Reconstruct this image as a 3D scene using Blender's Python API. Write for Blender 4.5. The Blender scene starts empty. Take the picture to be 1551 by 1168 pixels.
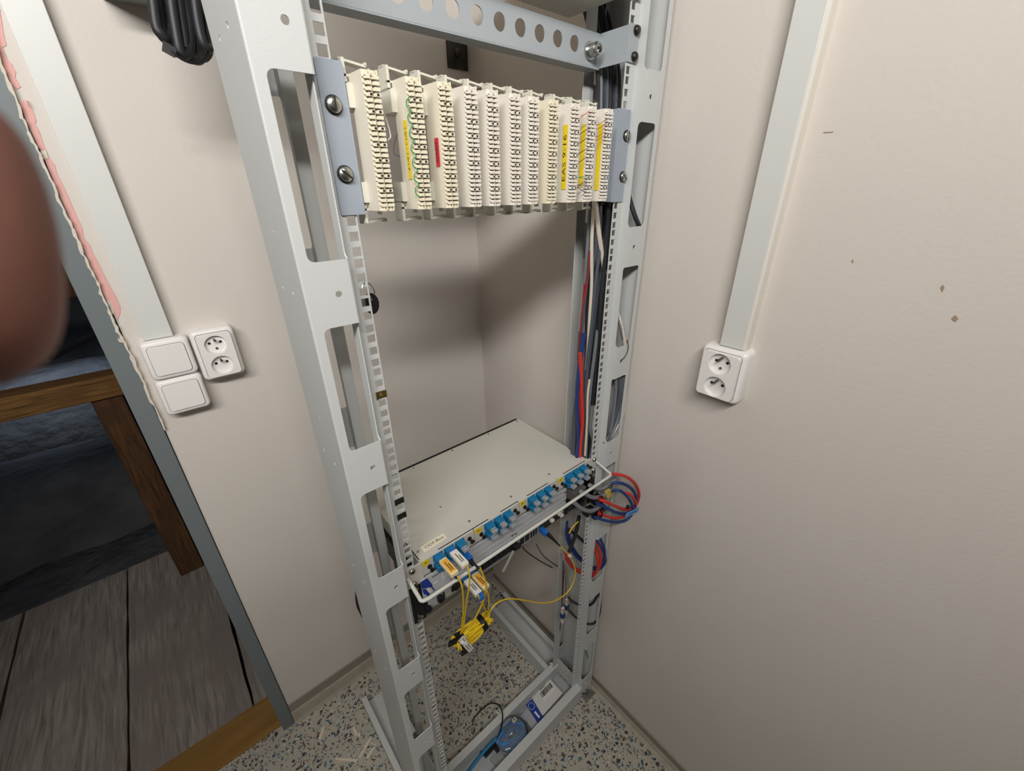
import bpy, bmesh, math, random
from mathutils import Vector, Matrix
from mathutils.geometry import tessellate_polygon
random.seed(7)
S = bpy.context.scene
COL = S.collection
ZF = 985.0                      # floor is 985 mm below the reference height of the rack (top of the fibre box)
def P(x, y, z): return Vector((x, y, z + ZF)) * 0.001
# ------------------------------------------------------------------ camera
F_PX = 620.686
CAM = (-409.298, -472.907, 556.737)
RV = Vector((1.91755411, -0.71682225, 0.43353615))
RM = Matrix.Rotation(RV.length, 3, RV.normalized())     # rows: image right, image down, forward
cam = bpy.data.cameras.new('camera'); camo = bpy.data.objects.new('camera', cam); COL.objects.link(camo)
cam.sensor_fit = 'HORIZONTAL'; cam.sensor_width = 36.0; cam.lens = F_PX / 1551.0 * 36.0
cam.clip_start = 0.005
M3 = Matrix((RM[0], -RM[1], -RM[2])).transposed()
camo.matrix_world = Matrix.Translation(P(*CAM)) @ M3.to_4x4()
cam.dof.use_dof = True; cam.dof.focus_distance = 0.78; cam.dof.aperture_fstop = 9.5
S.camera = camo
def ray(u, v): return RM.transposed() @ Vector(((u - 775.5) / F_PX, (v - 584.0) / F_PX, 1.0))
def at(u, v, Y=None, X=None, Z=None):
    """a photo pixel met with the plane x=X, y=Y or z=Z (mm) -> point in mm"""
    d = ray(u, v); c = Vector(CAM)
    if Y is not None: t = (Y - c.y) / d.y
    elif X is not None: t = (X - c.x) / d.x
    else: t = (Z - c.z) / d.z
    p = c + d * t
    return (p.x, p.y, p.z)
# ------------------------------------------------------------------ world and lights
S.view_settings.view_transform = 'Standard'; S.view_settings.look = 'None'
S.view_settings.exposure = 0.0; S.view_settings.gamma = 1.0
w = bpy.data.worlds.new('world'); S.world = w; w.use_nodes = True
w.node_tree.nodes['Background'].inputs[0].default_value = (0.55, 0.62, 0.75, 1)
w.node_tree.nodes['Background'].inputs[1].default_value = 0.02
def area(name, loc, direction, size, power, color, size_y=None):
    l = bpy.data.lights.new(name, 'AREA'); l.shape = 'RECTANGLE' if size_y else 'SQUARE'; l.size = size; l.energy = power; l.color = color
    if size_y: l.size_y = size_y
    o = bpy.data.objects.new(name, l); COL.objects.link(o); o.location = loc
    z = -Vector(direction).normalized(); x = Vector((1, 0, 0)); x = (x - z*x.dot(z)).normalized(); y = z.cross(x)
    o.rotation_euler = Matrix((x, y, z)).transposed().to_euler(); return o
CEIL = 1415                                                # ceiling height in rack mm
LAMP = (-930, -900, 1290); LDIR = (.36, .88, -.14)
area('batten_lamp_light', P(*LAMP), LDIR, 1.2, 33.5, (1.0, 0.985, 0.955), .10)
area('attic_patch_light', P(-1350, 4450, -350), (-.1, 0, -1), 0.4, 5.0, (0.66, 0.8, 1.0))  # cool lamp added low over the far vault for its local lit patch
area('attic_mid_fill', P(-1750, 3000, 900), (.05, .1, -1), 0.35, 1.3, (0.75, 0.85, 1.0))  # weak second lamp added to lift the middle vault, no opening built
# ------------------------------------------------------------------ materials
def srgb(h):
    h = h.lstrip('#'); c = [int(h[i:i+2], 16) / 255 for i in (0, 2, 4)]
    return tuple((x / 12.92 if x <= .04045 else ((x + .055) / 1.055) ** 2.4) for x in c) + (1,)
MATS = {}
def mat(name, col, rough=.5, metal=0., bump=None, vary=None, spec=.5, trans=0., coat=0., alpha=1.):
    """bump = (scale, strength[, distance]); vary = (scale, other colour, amount)"""
    if name in MATS: return MATS[name]
    m = bpy.data.materials.new(name); m.use_nodes = True; nt = m.node_tree; b = nt.nodes['Principled BSDF']
    c = srgb(col) if isinstance(col, str) else tuple(col) + (1,)
    b.inputs['Base Color'].default_value = c; b.inputs['Roughness'].default_value = rough
    b.inputs['Metallic'].default_value = metal; b.inputs['Specular IOR Level'].default_value = spec
    b.inputs['Transmission Weight'].default_value = trans; b.inputs['Coat Weight'].default_value = coat
    b.inputs['Alpha'].default_value = alpha
    tc = nt.nodes.new('ShaderNodeTexCoord')
    if vary:
        n = nt.nodes.new('ShaderNodeTexNoise'); n.inputs['Scale'].default_value = vary[0]; n.inputs['Detail'].default_value = 5
        r = nt.nodes.new('ShaderNodeValToRGB'); r.color_ramp.elements[0].position = .35; r.color_ramp.elements[1].position = .7
        r.color_ramp.elements[0].color = c
        c2 = srgb(vary[1]); r.color_ramp.elements[1].color = tuple(c[i] * (1 - vary[2]) + c2[i] * vary[2] for i in range(3)) + (1,)
        nt.links.new(tc.outputs['Object'], n.inputs['Vector']); nt.links.new(n.outputs['Fac'], r.inputs['Fac'])
        nt.links.new(r.outputs['Color'], b.inputs['Base Color'])
    if bump:
        n = nt.nodes.new('ShaderNodeTexNoise'); n.inputs['Scale'].default_value = bump[0]; n.inputs['Detail'].default_value = 3
        u = nt.nodes.new('ShaderNodeBump'); u.inputs['Strength'].default_value = bump[1]
        u.inputs['Distance'].default_value = bump[2] if len(bump) > 2 else .001
        nt.links.new(tc.outputs['Object'], n.inputs['Vector']); nt.links.new(n.outputs['Fac'], u.inputs['Height'])
        nt.links.new(u.outputs['Normal'], b.inputs['Normal'])
    MATS[name] = m; return m
WALL = mat('wall_paint', '#d2ccc4', .75, bump=(160, .25, .0015), vary=(1.4, '#ccc4bd', .8), spec=.3)
CEILM = mat('bounce_cut_brown', '#6d6154', .9, vary=(3, '#57493c', .8))  # dark brown chosen for unseen walls and ceiling to cut bounce light
RACK = mat('rack_powder_coat', '#c3c5c4', .5, bump=(900, .35, .0004), spec=.4)
RACKD = mat('rack_inner_coat', '#a7abac', .5, bump=(900, .25, .0004))
BLUEG = mat('blue_grey_coat', '#a0a6aa', .38, spec=.5, vary=(9, '#969da2', .7))
BRACK = mat('bracket_blue_grey', '#979faa', .5, bump=(600, .2, .0003))
CREAM = mat('cream_plastic', '#e0d9c8', .45)
CREAM2 = mat('yellowed_plastic', '#e1d9c2', .45)
CREAM3 = mat('pale_plastic', '#e0dad0', .45)
CLIPM = mat('clip_plastic', '#cfcdbf', .4)
DARKH = mat('dark_recess', '#15120f', .8)
ZINC = mat('zinc', '#b4b4b0', .3, 1.0)
STEEL = mat('dark_steel', '#55524d', .45, .9, bump=(80, .4, .001), vary=(30, '#2a2826', .7))
BLACK = mat('black_plastic', '#101012', .45)
BLACKC = mat('black_cable', '#25262a', .5, bump=(60, .3, .001))
GREYC = mat('grey_cable', '#6e7278', .55); SLATE = mat('slate_cable', '#4d525c', .5)
IVORY = mat('ivory_cable', '#cfc7b6', .5); RED = mat('red_cable', '#c8332a', .45); BLUE = mat('blue_cable', '#1b3874', .45)
DRED = mat('dark_red_cable', '#8a1f28', .5); YEL = mat('yellow_fibre', '#e2bf1e', .4); GREENC = mat('green_wire', '#2f8a4a', .5)
LBLUE = mat('light_blue_tag', '#5f9ad6', .5); YELLAB = mat('yellow_label', '#e3c71c', .5); REDLAB = mat('red_label', '#c92f37', .5)
WHITE = mat('white_label', '#dedcd4', .5); ORLAB = mat('orange_label', '#e8ac45', .5)
ODFM = mat('light_grey_enamel', '#c4c2ba', .5, bump=(1200, .1, .0003), spec=.35)
HANDLE = mat('handle_white', '#cdccc6', .4); ALU = mat('aluminium', '#bcbec1', .45, .1)
ALUD = mat('worn_aluminium', '#9a9b9c', .45, .3, vary=(60, '#6c6c6c', .6))
LCB = mat('adapter_blue', '#0b6f9f', .4); CAPM = mat('clear_cap', '#b4bcc2', .2, trans=.35, spec=.5)
PLUGB = mat('plug_blue', '#1a66b5', .35); INK = mat('ink', '#17171a', .6); NAVY = mat('navy_label', '#1b3a93', .4)
PLASTW = mat('white_switch_plastic', '#e8e5e2', .28, spec=.5, coat=.15)
CONDM = mat('cable_duct_plastic', '#cfd0cc', .4)
PINK = mat('old_pink_paint', '#d9a6a0', .8, bump=(120, .3)); PLAST = mat('bare_plaster', '#cfc6b8', .9, bump=(200, .6, .002))
FRAMEM = mat('door_frame_grey', '#6e7678', .45, spec=.4)
SKIRT = mat('skirting_vinyl', '#b0a899', .6, vary=(40, '#9c9486', .6)); SKIRTD = mat('skirting_upper_shade', '#8b8579', .6)
TRAP = mat('clear_bag', '#bcd0dc', .12, trans=.8, spec=.6)
def floor_mat():
    m = bpy.data.materials.new('speckled_vinyl'); m.use_nodes = True; nt = m.node_tree; b = nt.nodes['Principled BSDF']; L = nt.links.new
    tc = nt.nodes.new('ShaderNodeTexCoord')
    nz = nt.nodes.new('ShaderNodeTexNoise'); nz.inputs['Scale'].default_value = 60; L(tc.outputs['Object'], nz.inputs['Vector'])
    mx = nt.nodes.new('ShaderNodeMixRGB'); mx.inputs[0].default_value = .02; L(tc.outputs['Object'], mx.inputs[1]); L(nz.outputs['Color'], mx.inputs[2])
    cur = None
    base = nt.nodes.new('ShaderNodeValToRGB'); n0 = nt.nodes.new('ShaderNodeTexNoise'); n0.inputs['Scale'].default_value = 14
    L(tc.outputs['Object'], n0.inputs['Vector']); L(n0.outputs['Fac'], base.inputs['Fac'])
    base.color_ramp.elements[0].color = srgb('#a8a396'); base.color_ramp.elements[1].color = srgb('#b7b1a4')
    cur = base.outputs['Color']
    for sc, thr, cols, frac in ((92, .36, ['#333f4a', '#465d75', '#2b2f31', '#5d7b80', '#6a5b52'], .72), (150, .34, ['#34393c', '#566c8a', '#8a7163', '#c9c5b8', '#4a5052'], .6)):
        v = nt.nodes.new('ShaderNodeTexVoronoi'); v.inputs['Scale'].default_value = sc; L(mx.outputs[0], v.inputs['Vector'])
        sep = nt.nodes.new('ShaderNodeSeparateColor'); L(v.outputs['Color'], sep.inputs[0])
        # fleck size varies by cell
        mul = nt.nodes.new('ShaderNodeMath'); mul.operation = 'MULTIPLY_ADD'; L(sep.outputs[1], mul.inputs[0]); mul.inputs[1].default_value = .22; mul.inputs[2].default_value = thr - .1
        lt = nt.nodes.new('ShaderNodeMath'); lt.operation = 'LESS_THAN'; L(v.outputs['Distance'], lt.inputs[0]); L(mul.outputs[0], lt.inputs[1])
        l2 = nt.nodes.new('ShaderNodeMath'); l2.operation = 'LESS_THAN'; L(sep.outputs[0], l2.inputs[0]); l2.inputs[1].default_value = frac
        a = nt.nodes.new('ShaderNodeMath'); a.operation = 'MULTIPLY'; L(lt.outputs[0], a.inputs[0]); L(l2.outputs[0], a.inputs[1])
        r = nt.nodes.new('ShaderNodeValToRGB'); r.color_ramp.interpolation = 'CONSTANT'; r.color_ramp.elements.remove(r.color_ramp.elements[1])
        r.color_ramp.elements[0].position = 0; r.color_ramp.elements[0].color = srgb(cols[0])
        for k, c in enumerate(cols[1:], 1):
            e = r.color_ramp.elements.new(k / len(cols)); e.color = srgb(c)
        L(sep.outputs[2], r.inputs['Fac'])
        m2 = nt.nodes.new('ShaderNodeMixRGB'); L(a.outputs[0], m2.inputs[0]); L(cur, m2.inputs[1]); L(r.outputs['Color'], m2.inputs[2]); cur = m2.outputs[0]
    L(cur, b.inputs['Base Color']); b.inputs['Roughness'].default_value = .55; b.inputs['Specular IOR Level'].default_value = .3
    return m
def wood_mat(name, c1, c2, c3, axis, scale=1., bump=.6):
    m = bpy.data.materials.new(name); m.use_nodes = True; nt = m.node_tree; b = nt.nodes['Principled BSDF']; L = nt.links.new
    tc = nt.nodes.new('ShaderNodeTexCoord'); mp = nt.nodes.new('ShaderNodeMapping'); s = [22 * scale] * 3; s[axis] = 1.6 * scale
    mp.inputs['Scale'].default_value = s; L(tc.outputs['Object'], mp.inputs['Vector'])
    n = nt.nodes.new('ShaderNodeTexNoise'); n.inputs['Scale'].default_value = 2.5; n.inputs['Detail'].default_value = 8; n.inputs['Distortion'].default_value = 1.2
    L(mp.outputs[0], n.inputs['Vector'])
    r = nt.nodes.new('ShaderNodeValToRGB'); r.color_ramp.elements[0].position = .3; r.color_ramp.elements[1].position = .72
    r.color_ramp.elements[0].color = srgb(c1); r.color_ramp.elements[1].color = srgb(c2); L(n.outputs['Fac'], r.inputs['Fac'])
    n2 = nt.nodes.new('ShaderNodeTexNoise'); n2.inputs['Scale'].default_value = 3.5 * scale; n2.inputs['Detail'].default_value = 6; L(tc.outputs['Object'], n2.inputs['Vector'])
    r2 = nt.nodes.new('ShaderNodeValToRGB'); r2.color_ramp.elements[0].position = .48; r2.color_ramp.elements[1].position = .66; L(n2.outputs['Fac'], r2.inputs['Fac'])
    mx = nt.nodes.new('ShaderNodeMixRGB'); L(r2.outputs['Color'], mx.inputs[0]); L(r.outputs['Color'], mx.inputs[1]); mx.inputs[2].default_value = srgb(c3)
    L(mx.outputs[0], b.inputs['Base Color']); b.inputs['Roughness'].default_value = .8; b.inputs['Specular IOR Level'].default_value = .25
    u = nt.nodes.new('ShaderNodeBump'); u.inputs['Strength'].default_value = bump; u.inputs['Distance'].default_value = .004
    L(n.outputs['Fac'], u.inputs['Height']); L(u.outputs['Normal'], b.inputs['Normal'])
    return m
FLOORM = floor_mat()
PLANKM = wood_mat('weathered_plank', '#746b64', '#a39a92', '#857b75', 1, 1.3)
THRESH = wood_mat('threshold_wood', '#84602f', '#9c7644', '#8c6836', 0, .8, .15)
BEAMM = wood_mat('old_brown_timber', '#4e3620', '#8d673a', '#6d4c2a', 0, 1.6)
POSTM = wood_mat('dark_brown_timber', '#3a281b', '#6a4a2e', '#4a3322', 2, 1.6)
VAULT = mat('vault_plaster', '#68686a', .95, bump=(9, 1., .04), vary=(3.5, '#454546', .8), spec=.1)
SKIN = mat('skin', '#7c4e41', .55, bump=(300, .3, .0006), vary=(25, '#6c3f34', .8))  # tone taken darker, putting the shade on the hand into its colour
SKIN.node_tree.nodes['Principled BSDF'].inputs['Subsurface Weight'].default_value = .25
SKIN.node_tree.nodes['Principled BSDF'].inputs['Subsurface Radius'].default_value = (.01, .004, .002)
# ------------------------------------------------------------------ mesh builder (works in mm)
class MB:
    def __init__(s): s.v = []; s.f = []; s.m = []; s.cur = 0; s.smooth = set()
    def add(s, vs, fs, smooth=False):
        k = len(s.v); s.v += [tuple(x) for x in vs]
        for f in fs:
            if smooth: s.smooth.add(len(s.f))
            s.f.append(tuple(k + i for i in f)); s.m.append(s.cur)
    def box(s, x0, x1, y0, y1, z0, z1):
        v = [(x, y, z) for z in (z0, z1) for y in (y0, y1) for x in (x0, x1)]
        s.add(v, [(0, 2, 3, 1), (4, 5, 7, 6), (0, 1, 5, 4), (2, 6, 7, 3), (0, 4, 6, 2), (1, 3, 7, 5)]); return s
    def cbox(s, x0, x1, y0, y1, z0, z1, c=.6):
        """box with chamfered edges"""
        bm = bmesh.new(); bmesh.ops.create_cube(bm, size=1)
        for v in bm.verts: v.co = Vector(((x0+x1)/2 + v.co.x*(x1-x0), (y0+y1)/2 + v.co.y*(y1-y0), (z0+z1)/2 + v.co.z*(z1-z0)))
        bmesh.ops.bevel(bm, geom=bm.edges[:], offset=c, segments=2, profile=.5, affect='EDGES')
        s.frombm(bm); return s
    def frombm(s, bm, M=None, smooth=False):
        bm.verts.index_update(); vs = [(M @ v.co) if M else v.co for v in bm.verts]
        s.add(vs, [[v.index for v in f.verts] for f in bm.faces], smooth); bm.free()
    def obox(s, c, ax, ay, az, c2=.5):
        """oriented box: centre c, half-axis vectors"""
        c = Vector(c); ax = Vector(ax); ay = Vector(ay); az = Vector(az)
        v = [c + ax*i + ay*j + az*k for k in (-1, 1) for j in (-1, 1) for i in (-1, 1)]
        s.add(v, [(0, 2, 3, 1), (4, 5, 7, 6), (0, 1, 5, 4), (2, 6, 7, 3), (0, 4, 6, 2), (1, 3, 7, 5)]); return s
    def cyl(s, p0, p1, r0, r1=None, n=12, caps=True):
        r1 = r0 if r1 is None else r1; p0 = Vector(p0); p1 = Vector(p1); d = (p1-p0).normalized()
        a = d.orthogonal().normalized(); b = d.cross(a)
        vs = [p0 + (a*math.cos(t) + b*math.sin(t))*r0 for t in [2*math.pi*i/n for i in range(n)]] + [p1 + (a*math.cos(t) + b*math.sin(t))*r1 for t in [2*math.pi*i/n for i in range(n)]]
        s.add(vs, [(i, (i+1) % n, n+(i+1) % n, n+i) for i in range(n)], True)
        if caps: s.add(vs[:n], [tuple(reversed(range(n)))]); s.add(vs[n:], [tuple(range(n))])
        return s
    def tube(s, pts, r, n=8, step=6, closed=False, taper=None):
        P_ = smooth_path(pts, step, closed); N = len(P_); rs = []
        d0 = (P_[1]-P_[0]).normalized(); a = d0.orthogonal().normalized(); rings = []
        for i, p in enumerate(P_):
            d = ((P_[(i+1) % N] if (closed or i < N-1) else p) - (P_[i-1] if (closed or i > 0) else p)).normalized()
            a = (a - d*a.dot(d)); a = a.normalized() if a.length > 1e-6 else d.orthogonal().normalized(); b = d.cross(a)
            rr = r if taper is None else r*taper(i/(N-1))
            rings += [p + (a*math.cos(t) + b*math.sin(t))*rr for t in [2*math.pi*k/n for k in range(n)]]
        fs = []
        for i in range(N if closed else N-1):
            j = (i+1) % N
            fs += [(i*n+k, i*n+(k+1) % n, j*n+(k+1) % n, j*n+k) for k in range(n)]
        s.add(rings, fs, True)
        if not closed: s.add(rings[:n], [tuple(reversed(range(n)))]); s.add(rings[-n:], [tuple(range(n))])
        return s
    def plate(s, outer, holes, o, u, v, nrm, t):
        """2D polygon with holes, extruded by t along nrm"""
        o = Vector(o); u = Vector(u); v = Vector(v); nv = Vector(nrm)*t
        loops = [outer] + holes; flat = [p for l in loops for p in l]
        tris = tessellate_polygon([[Vector((p[0], p[1], 0)) for p in l] for l in loops]); N = len(flat)
        A = [o + u*p[0] + v*p[1] for p in flat]; B = [q + nv for q in A]
        fs = [tuple(t_) for t_ in tris] + [tuple(N+i for i in reversed(t_)) for t_ in tris]; k = 0
        for l in loops:
            n = len(l); fs += [(k+i, k+(i+1) % n, N+k+(i+1) % n, N+k+i) for i in range(n)]; k += n
        s.add(A+B, fs); return s
    def lathe(s, prof, c, axis, n=20):
        """prof = [(r, h)] along axis from point c"""
        c = Vector(c); d = Vector(axis).normalized(); a = d.orthogonal().normalized(); b = d.cross(a); vs = []
        for r, h in prof: vs += [c + d*h + (a*math.cos(t) + b*math.sin(t))*r for t in [2*math.pi*k/n for k in range(n)]]
        fs = [(i*n+k, i*n+(k+1) % n, (i+1)*n+(k+1) % n, (i+1)*n+k) for i in range(len(prof)-1) for k in range(n)]
        s.add(vs, fs, True); s.add(vs[-n:], [tuple(range(n))]); return s
    def build(s, name, m, parent=None, label=None, bevel=0):
        off = Vector((0, 0, 0))
        if parent is not None:
            r = parent
            while r.parent: r = r.parent
            off = Vector(r.location)
        me = bpy.data.meshes.new(name)
        me.from_pydata([Vector((x, y, z+ZF))*.001 - off for x, y, z in s.v], [], s.f)
        ms = m if isinstance(m, (list, tuple)) else [m]
        for q in ms: me.materials.append(q)
        for i, p in enumerate(me.polygons):
            if len(ms) > 1: p.material_index = s.m[i]
            p.use_smooth = i in s.smooth
        bm = bmesh.new(); bm.from_mesh(me); bmesh.ops.remove_doubles(bm, verts=bm.verts, dist=1e-6) if s.smooth else None
        bmesh.ops.recalc_face_normals(bm, faces=bm.faces); bm.to_mesh(me); bm.free()
        if s.smooth:
            for p in me.polygons: p.use_smooth = True
            me.set_sharp_from_angle(angle=math.radians(40))
        me.update()
        o = bpy.data.objects.new(name, me); COL.objects.link(o)
        if parent is not None: o.parent = parent
        if bevel:
            b = o.modifiers.new('bevel', 'BEVEL'); b.width = bevel*.001; b.segments = 2; b.limit_method = 'ANGLE'
        if label: o['label'] = label
        return o
def smooth_path(pts, step=6, closed=False):
    p = [Vector(q) for q in pts]; n = len(p); out = []
    if n == 2: return p
    for i in range(n if closed else n-1):
        a, b, c, d = (p[(i-1) % n] if (closed or i) else p[0]*2-p[1]), p[i], p[(i+1) % n], (p[(i+2) % n] if (closed or i+2 < n) else p[-1]*2-p[-2])
        for k in range(step):
            t = k/step; out.append(.5*((2*b) + (c-a)*t + (2*a-5*b+4*c-d)*t*t + (3*b-a-3*c+d)*t**3))
    if not closed: out.append(p[-1])
    return out
def thing(name, label, cat, loc=(0, 0, -ZF), group=None):
    o = bpy.data.objects.new(name, None); COL.objects.link(o); o.empty_display_size = .02
    o.location = P(*loc); o['label'] = label; o['category'] = cat
    if group: o['group'] = group
    return o
def tag(o, label, cat, group=None, kind=None):
    o['label'] = label; o['category'] = cat
    if group: o['group'] = group
    if kind: o['kind'] = kind
    return o
def struct(o): o['kind'] = 'structure'; return o
def dup(root, dx, dy, dz, label=None):
    r = root.copy(); COL.objects.link(r); r.location = root.location + Vector((dx, dy, dz))*.001
    if label: r['label'] = label
    for ch in list(root.children):
        c = ch.copy(); COL.objects.link(c); c.parent = r
        for g in list(ch.children):
            d = g.copy(); COL.objects.link(d); d.parent = c
    return r
def text(name, body, origin, u, v, size, m, parent, depth=.15, align='LEFT', w=None):
    """flat lettering: origin mm, u = reading direction, v = up direction of the letters"""
    cu = bpy.data.curves.new(name, 'FONT'); cu.body = body; cu.size = size; cu.extrude = depth; cu.align_x = align; cu.align_y = 'CENTER'; cu.resolution_u = 2
    o = bpy.data.objects.new('tmp', cu); COL.objects.link(o)
    me = bpy.data.meshes.new_from_object(o); bpy.data.objects.remove(o)
    u = Vector(u).normalized(); v = Vector(v).normalized(); n = u.cross(v); g = Vector(origin); mb = MB()
    sx = 1.
    if w:
        xs = [q.co.x for q in me.vertices]; sx = w/(max(xs)-min(xs))
    mb.add([g + u*q.co.x*sx + v*q.co.y + n*q.co.z for q in me.vertices], [tuple(p.vertices) for p in me.polygons])
    return mb.build(name, m, parent)
def rrect(x0, x1, z0, z1, r, n=4):
    o = []
    for cx, cz, a in ((x1-r, z1-r, 0), (x0+r, z1-r, 90), (x0+r, z0+r, 180), (x1-r, z0+r, 270)):
        o += [(cx + r*math.cos(math.radians(a+90*k/n)), cz + r*math.sin(math.radians(a+90*k/n))) for k in range(n+1)]
    return o
def circ(cx, cz, r, n=10): return [(cx + r*math.cos(2*math.pi*k/n), cz + r*math.sin(2*math.pi*k/n)) for k in range(n)]
# ================================================================== THE ROOM
XR, YB, XJ = 325, 543, -488           # right wall, back wall, left end of back wall at the doorway
struct(MB().box(-2600, XR, -2000, 560, -1085, -ZF).build('floor', FLOORM))
struct(MB().box(XR, XR+120, -2000, YB+120, -ZF, CEIL).build('wall_right', WALL))
mb = MB().box(XJ, XR, YB, YB+115, -ZF, CEIL)
mb.box(-1240, XJ, YB, YB+115, 1060, CEIL)
struct(mb.build('wall_back', WALL))
struct(MB().box(-1900, -1240, YB, YB+115, -ZF, CEIL).build('wall_back_left', WALL))
struct(MB().box(-1900, -1800, -2000, YB, -ZF, CEIL).build('wall_left', CEILM))
struct(MB().box(-2720, XR+120, -2120, -2000, -ZF, CEIL).build('wall_front', CEILM))
struct(MB().box(-2720, XR+120, -2120, YB+115, CEIL, CEIL+100).build('ceiling', CEILM))
# ceiling lamp, the room's light
t = thing('batten_lamp', 'long fluorescent batten lamp hanging near the ceiling behind the camera', 'lamp', (LAMP[0], LAMP[1]-40, LAMP[2]))
_d = Vector(LDIR).normalized(); _x = (Vector((1, 0, 0)) - _d*_d.x).normalized(); _y = _d.cross(_x); _c = Vector(LAMP)
MB().obox(_c - _d*24, _x*600, _y*60, _d*20).build('lamp_housing', PLASTW, t, bevel=2)
for e in (-1, 1): MB().cyl(_c - _d*30 + _x*420*e, Vector((LAMP[0]+_x.x*420*e, LAMP[1]-30, CEIL-3)), 4).build('lamp_rod', ZINC, t)
# skirting: upper band has its shade put into a darker colour, lower coved strip
def skirt(nm, prof, a, b, axis):
    """prof: (distance from wall, z)"""
    vs = []; n = len(prof)
    for e in (a, b):
        vs += [((XR - d, e, z) if axis == 'y' else (e, YB - d, z)) for d, z in prof]
    mb = MB(); mb.add(vs, [(i, i+1, n+i+1, n+i) for i in range(n-1)]); return mb
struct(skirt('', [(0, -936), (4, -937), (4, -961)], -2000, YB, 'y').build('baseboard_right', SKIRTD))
struct(skirt('', [(0, -961), (5, -960.5), (7, -966), (9, -976), (17, -984.6)], -2000, YB, 'y').build('trim_1', SKIRT))
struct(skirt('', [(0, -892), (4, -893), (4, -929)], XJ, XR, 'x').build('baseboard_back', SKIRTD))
struct(skirt('', [(0, -929), (5, -928.5), (7, -936), (8, -972), (12, -984.6)], XJ, XR, 'x').build('trim_2', SKIRT))
# plaster edge of the wall at the doorway: peeled strip with pink paint
def walldecal(name, px, m, y0, t):
    pts = [at(u, v, Y=YB) for u, v in px]
    mb = MB(); mb.plate([(p[0], p[2]) for p in pts], [], (0, y0, 0), (1, 0, 0), (0, 0, 1), (0, -1, 0), t)
    return struct(mb.build(name, m))
walldecal('trim_3', [(-14,-60),(-6,-20),(0,15),(5,48),(9,65),(10,69),(4,72),(11,90),(18,97),(21,104),(24,108),(23,118),(29,127),(32,132),(24,136),(17,128),(11,112),(3,97),(-4,80),(-12,60),(-30,-60)], PINK, YB, .8)
walldecal('trim_4', [(31,156),(36,151),(43,153),(46,160),(51,170),(55,184),(53,187),(59,198),(64,213),(70,229),(61,227),(54,214),(46,196),(38,178)], PINK, YB, .8)
walldecal('trim_5', [(67,240),(75,239),(83,250),(86,262),(100,290),(112,318),(124,344),(128,362),(136,370),(141,384),(150,400),(162,425),(176,450),(182,464),(182,475),(178,485),(173,477),(166,462),(160,452),(150,435),(138,405),(129,385),(118,360),(104,330),(92,300),(80,272)], PINK, YB, .8)
walldecal('trim_7', [(61,228),(70,228),(74,240),(66,241)], PLAST, YB, 1.6)
walldecal('trim_8', [(160,452),(168,458),(172,467),(174,478),(169,474),(162,462)], PLAST, YB, 1.6)
random.seed(3)
edge = [(-40,-60),(-9,60),(2,97),(12,122),(24,150),(34,178),(45,203),(57,228),(68,252),(80,279),(90,305),(102,330),(114,356),(126,384),(136,405),(148,430),(158,455),(168,478),(178,500),(190,520),(203,548),(214,573),(226,600),(240,628),(252,655)]
L1 = []; L2 = []
for i in range(len(edge)-1):
    for k in range(4):
        u = edge[i][0] + (edge[i+1][0]-edge[i][0])*k/4; v = edge[i][1] + (edge[i+1][1]-edge[i][1])*k/4
        L1.append((u - random.uniform(-.5, 3.6), v + random.uniform(-2, 2))); L2.append((u + 1.2 + random.uniform(0, 2.5), v + random.uniform(-2, 2)))
walldecal('trim_9', L1 + list(reversed(L2)), PLAST, YB, 8)
for i, (u, v, du, dv) in enumerate(((131, 400, 9, 12), (178, 512, 8, 4), (36, 150, 6, 10))):
    walldecal('trim_%d' % (10+i), [(u, v-1), (u+du, v+dv-3), (u+du+2, v+dv+2), (u+2, v+4)], PLAST, YB-6, 2.5)
# small dents and scuffs in the right wall
CHIP = mat('wall_dent', '#a08a74', .9)
for i, (px, m_) in enumerate((([(1424,436),(1428,431),(1431,436),(1427,443)], CHIP), ([(1441,482),(1447,477),(1452,483),(1447,488),(1443,486)], CHIP), ([(1247,200),(1262,199),(1262,201),(1247,202)], CHIP), ([(1290,394),(1293,393),(1292,399),(1290,398)], CHIP))):
    pts = [at(u, v, X=XR) for u, v in px]
    struct(MB().plate([(p[1], p[2]) for p in pts], [], (XR, 0, 0), (0, 1, 0), (0, 0, 1), (-1, 0, 0), .4).build('trim_%d' % (15+i+1), m_))
# door frame strip and threshold
mb = MB().box(-522, -489.5, YB-6, YB+118, -ZF, 1062).box(-1240, -522, YB-6, YB+118, 1030, 1062)
struct(mb.build('door_1', FRAMEM, bevel=1.5))
struct(MB().box(-522, -512, YB+20, YB+118, -ZF, 1030).build('trim_13', FRAMEM))
struct(MB().box(-1500, -522, 558, 676, -1000, -976).build('trim_14', THRESH, bevel=2))
# ------------------------------------------------------------------ attic behind the doorway
t = thing('attic_boards', 'weathered grey boards of the attic floor beyond the doorway', 'floorboards', (-900, 1150, -1030))
for x0, x1, ya, yb in ((-520, -330, 660, 1690), (-577, -526, 660, 1690), (-896, -583, 662, 1690), (-1220, -903, 662, 1690), (-1560, -1229, 662, 1690)):
    mb = MB(); n = 14; L_ = []; R_ = []
    for k in range(n+1):
        y = ya + (yb-ya)*k/n; L_.append((x0 + random.uniform(-2, 2), y)); R_.append((x1 + random.uniform(-2, 2) - (14*k/n if x1 == -583 else 0), y))
    mb.plate(L_ + list(reversed(R_)), [], (0, 0, -1010), (1, 0, 0), (0, 1, 0), (0, 0, 1), 22+random.uniform(-1.5, 1.5)); mb.build('board', PLANKM, t)
struct(MB().box(-2600, 300, 660, 1640, -1060, -1030).build('trim_15', DARKH))
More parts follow.
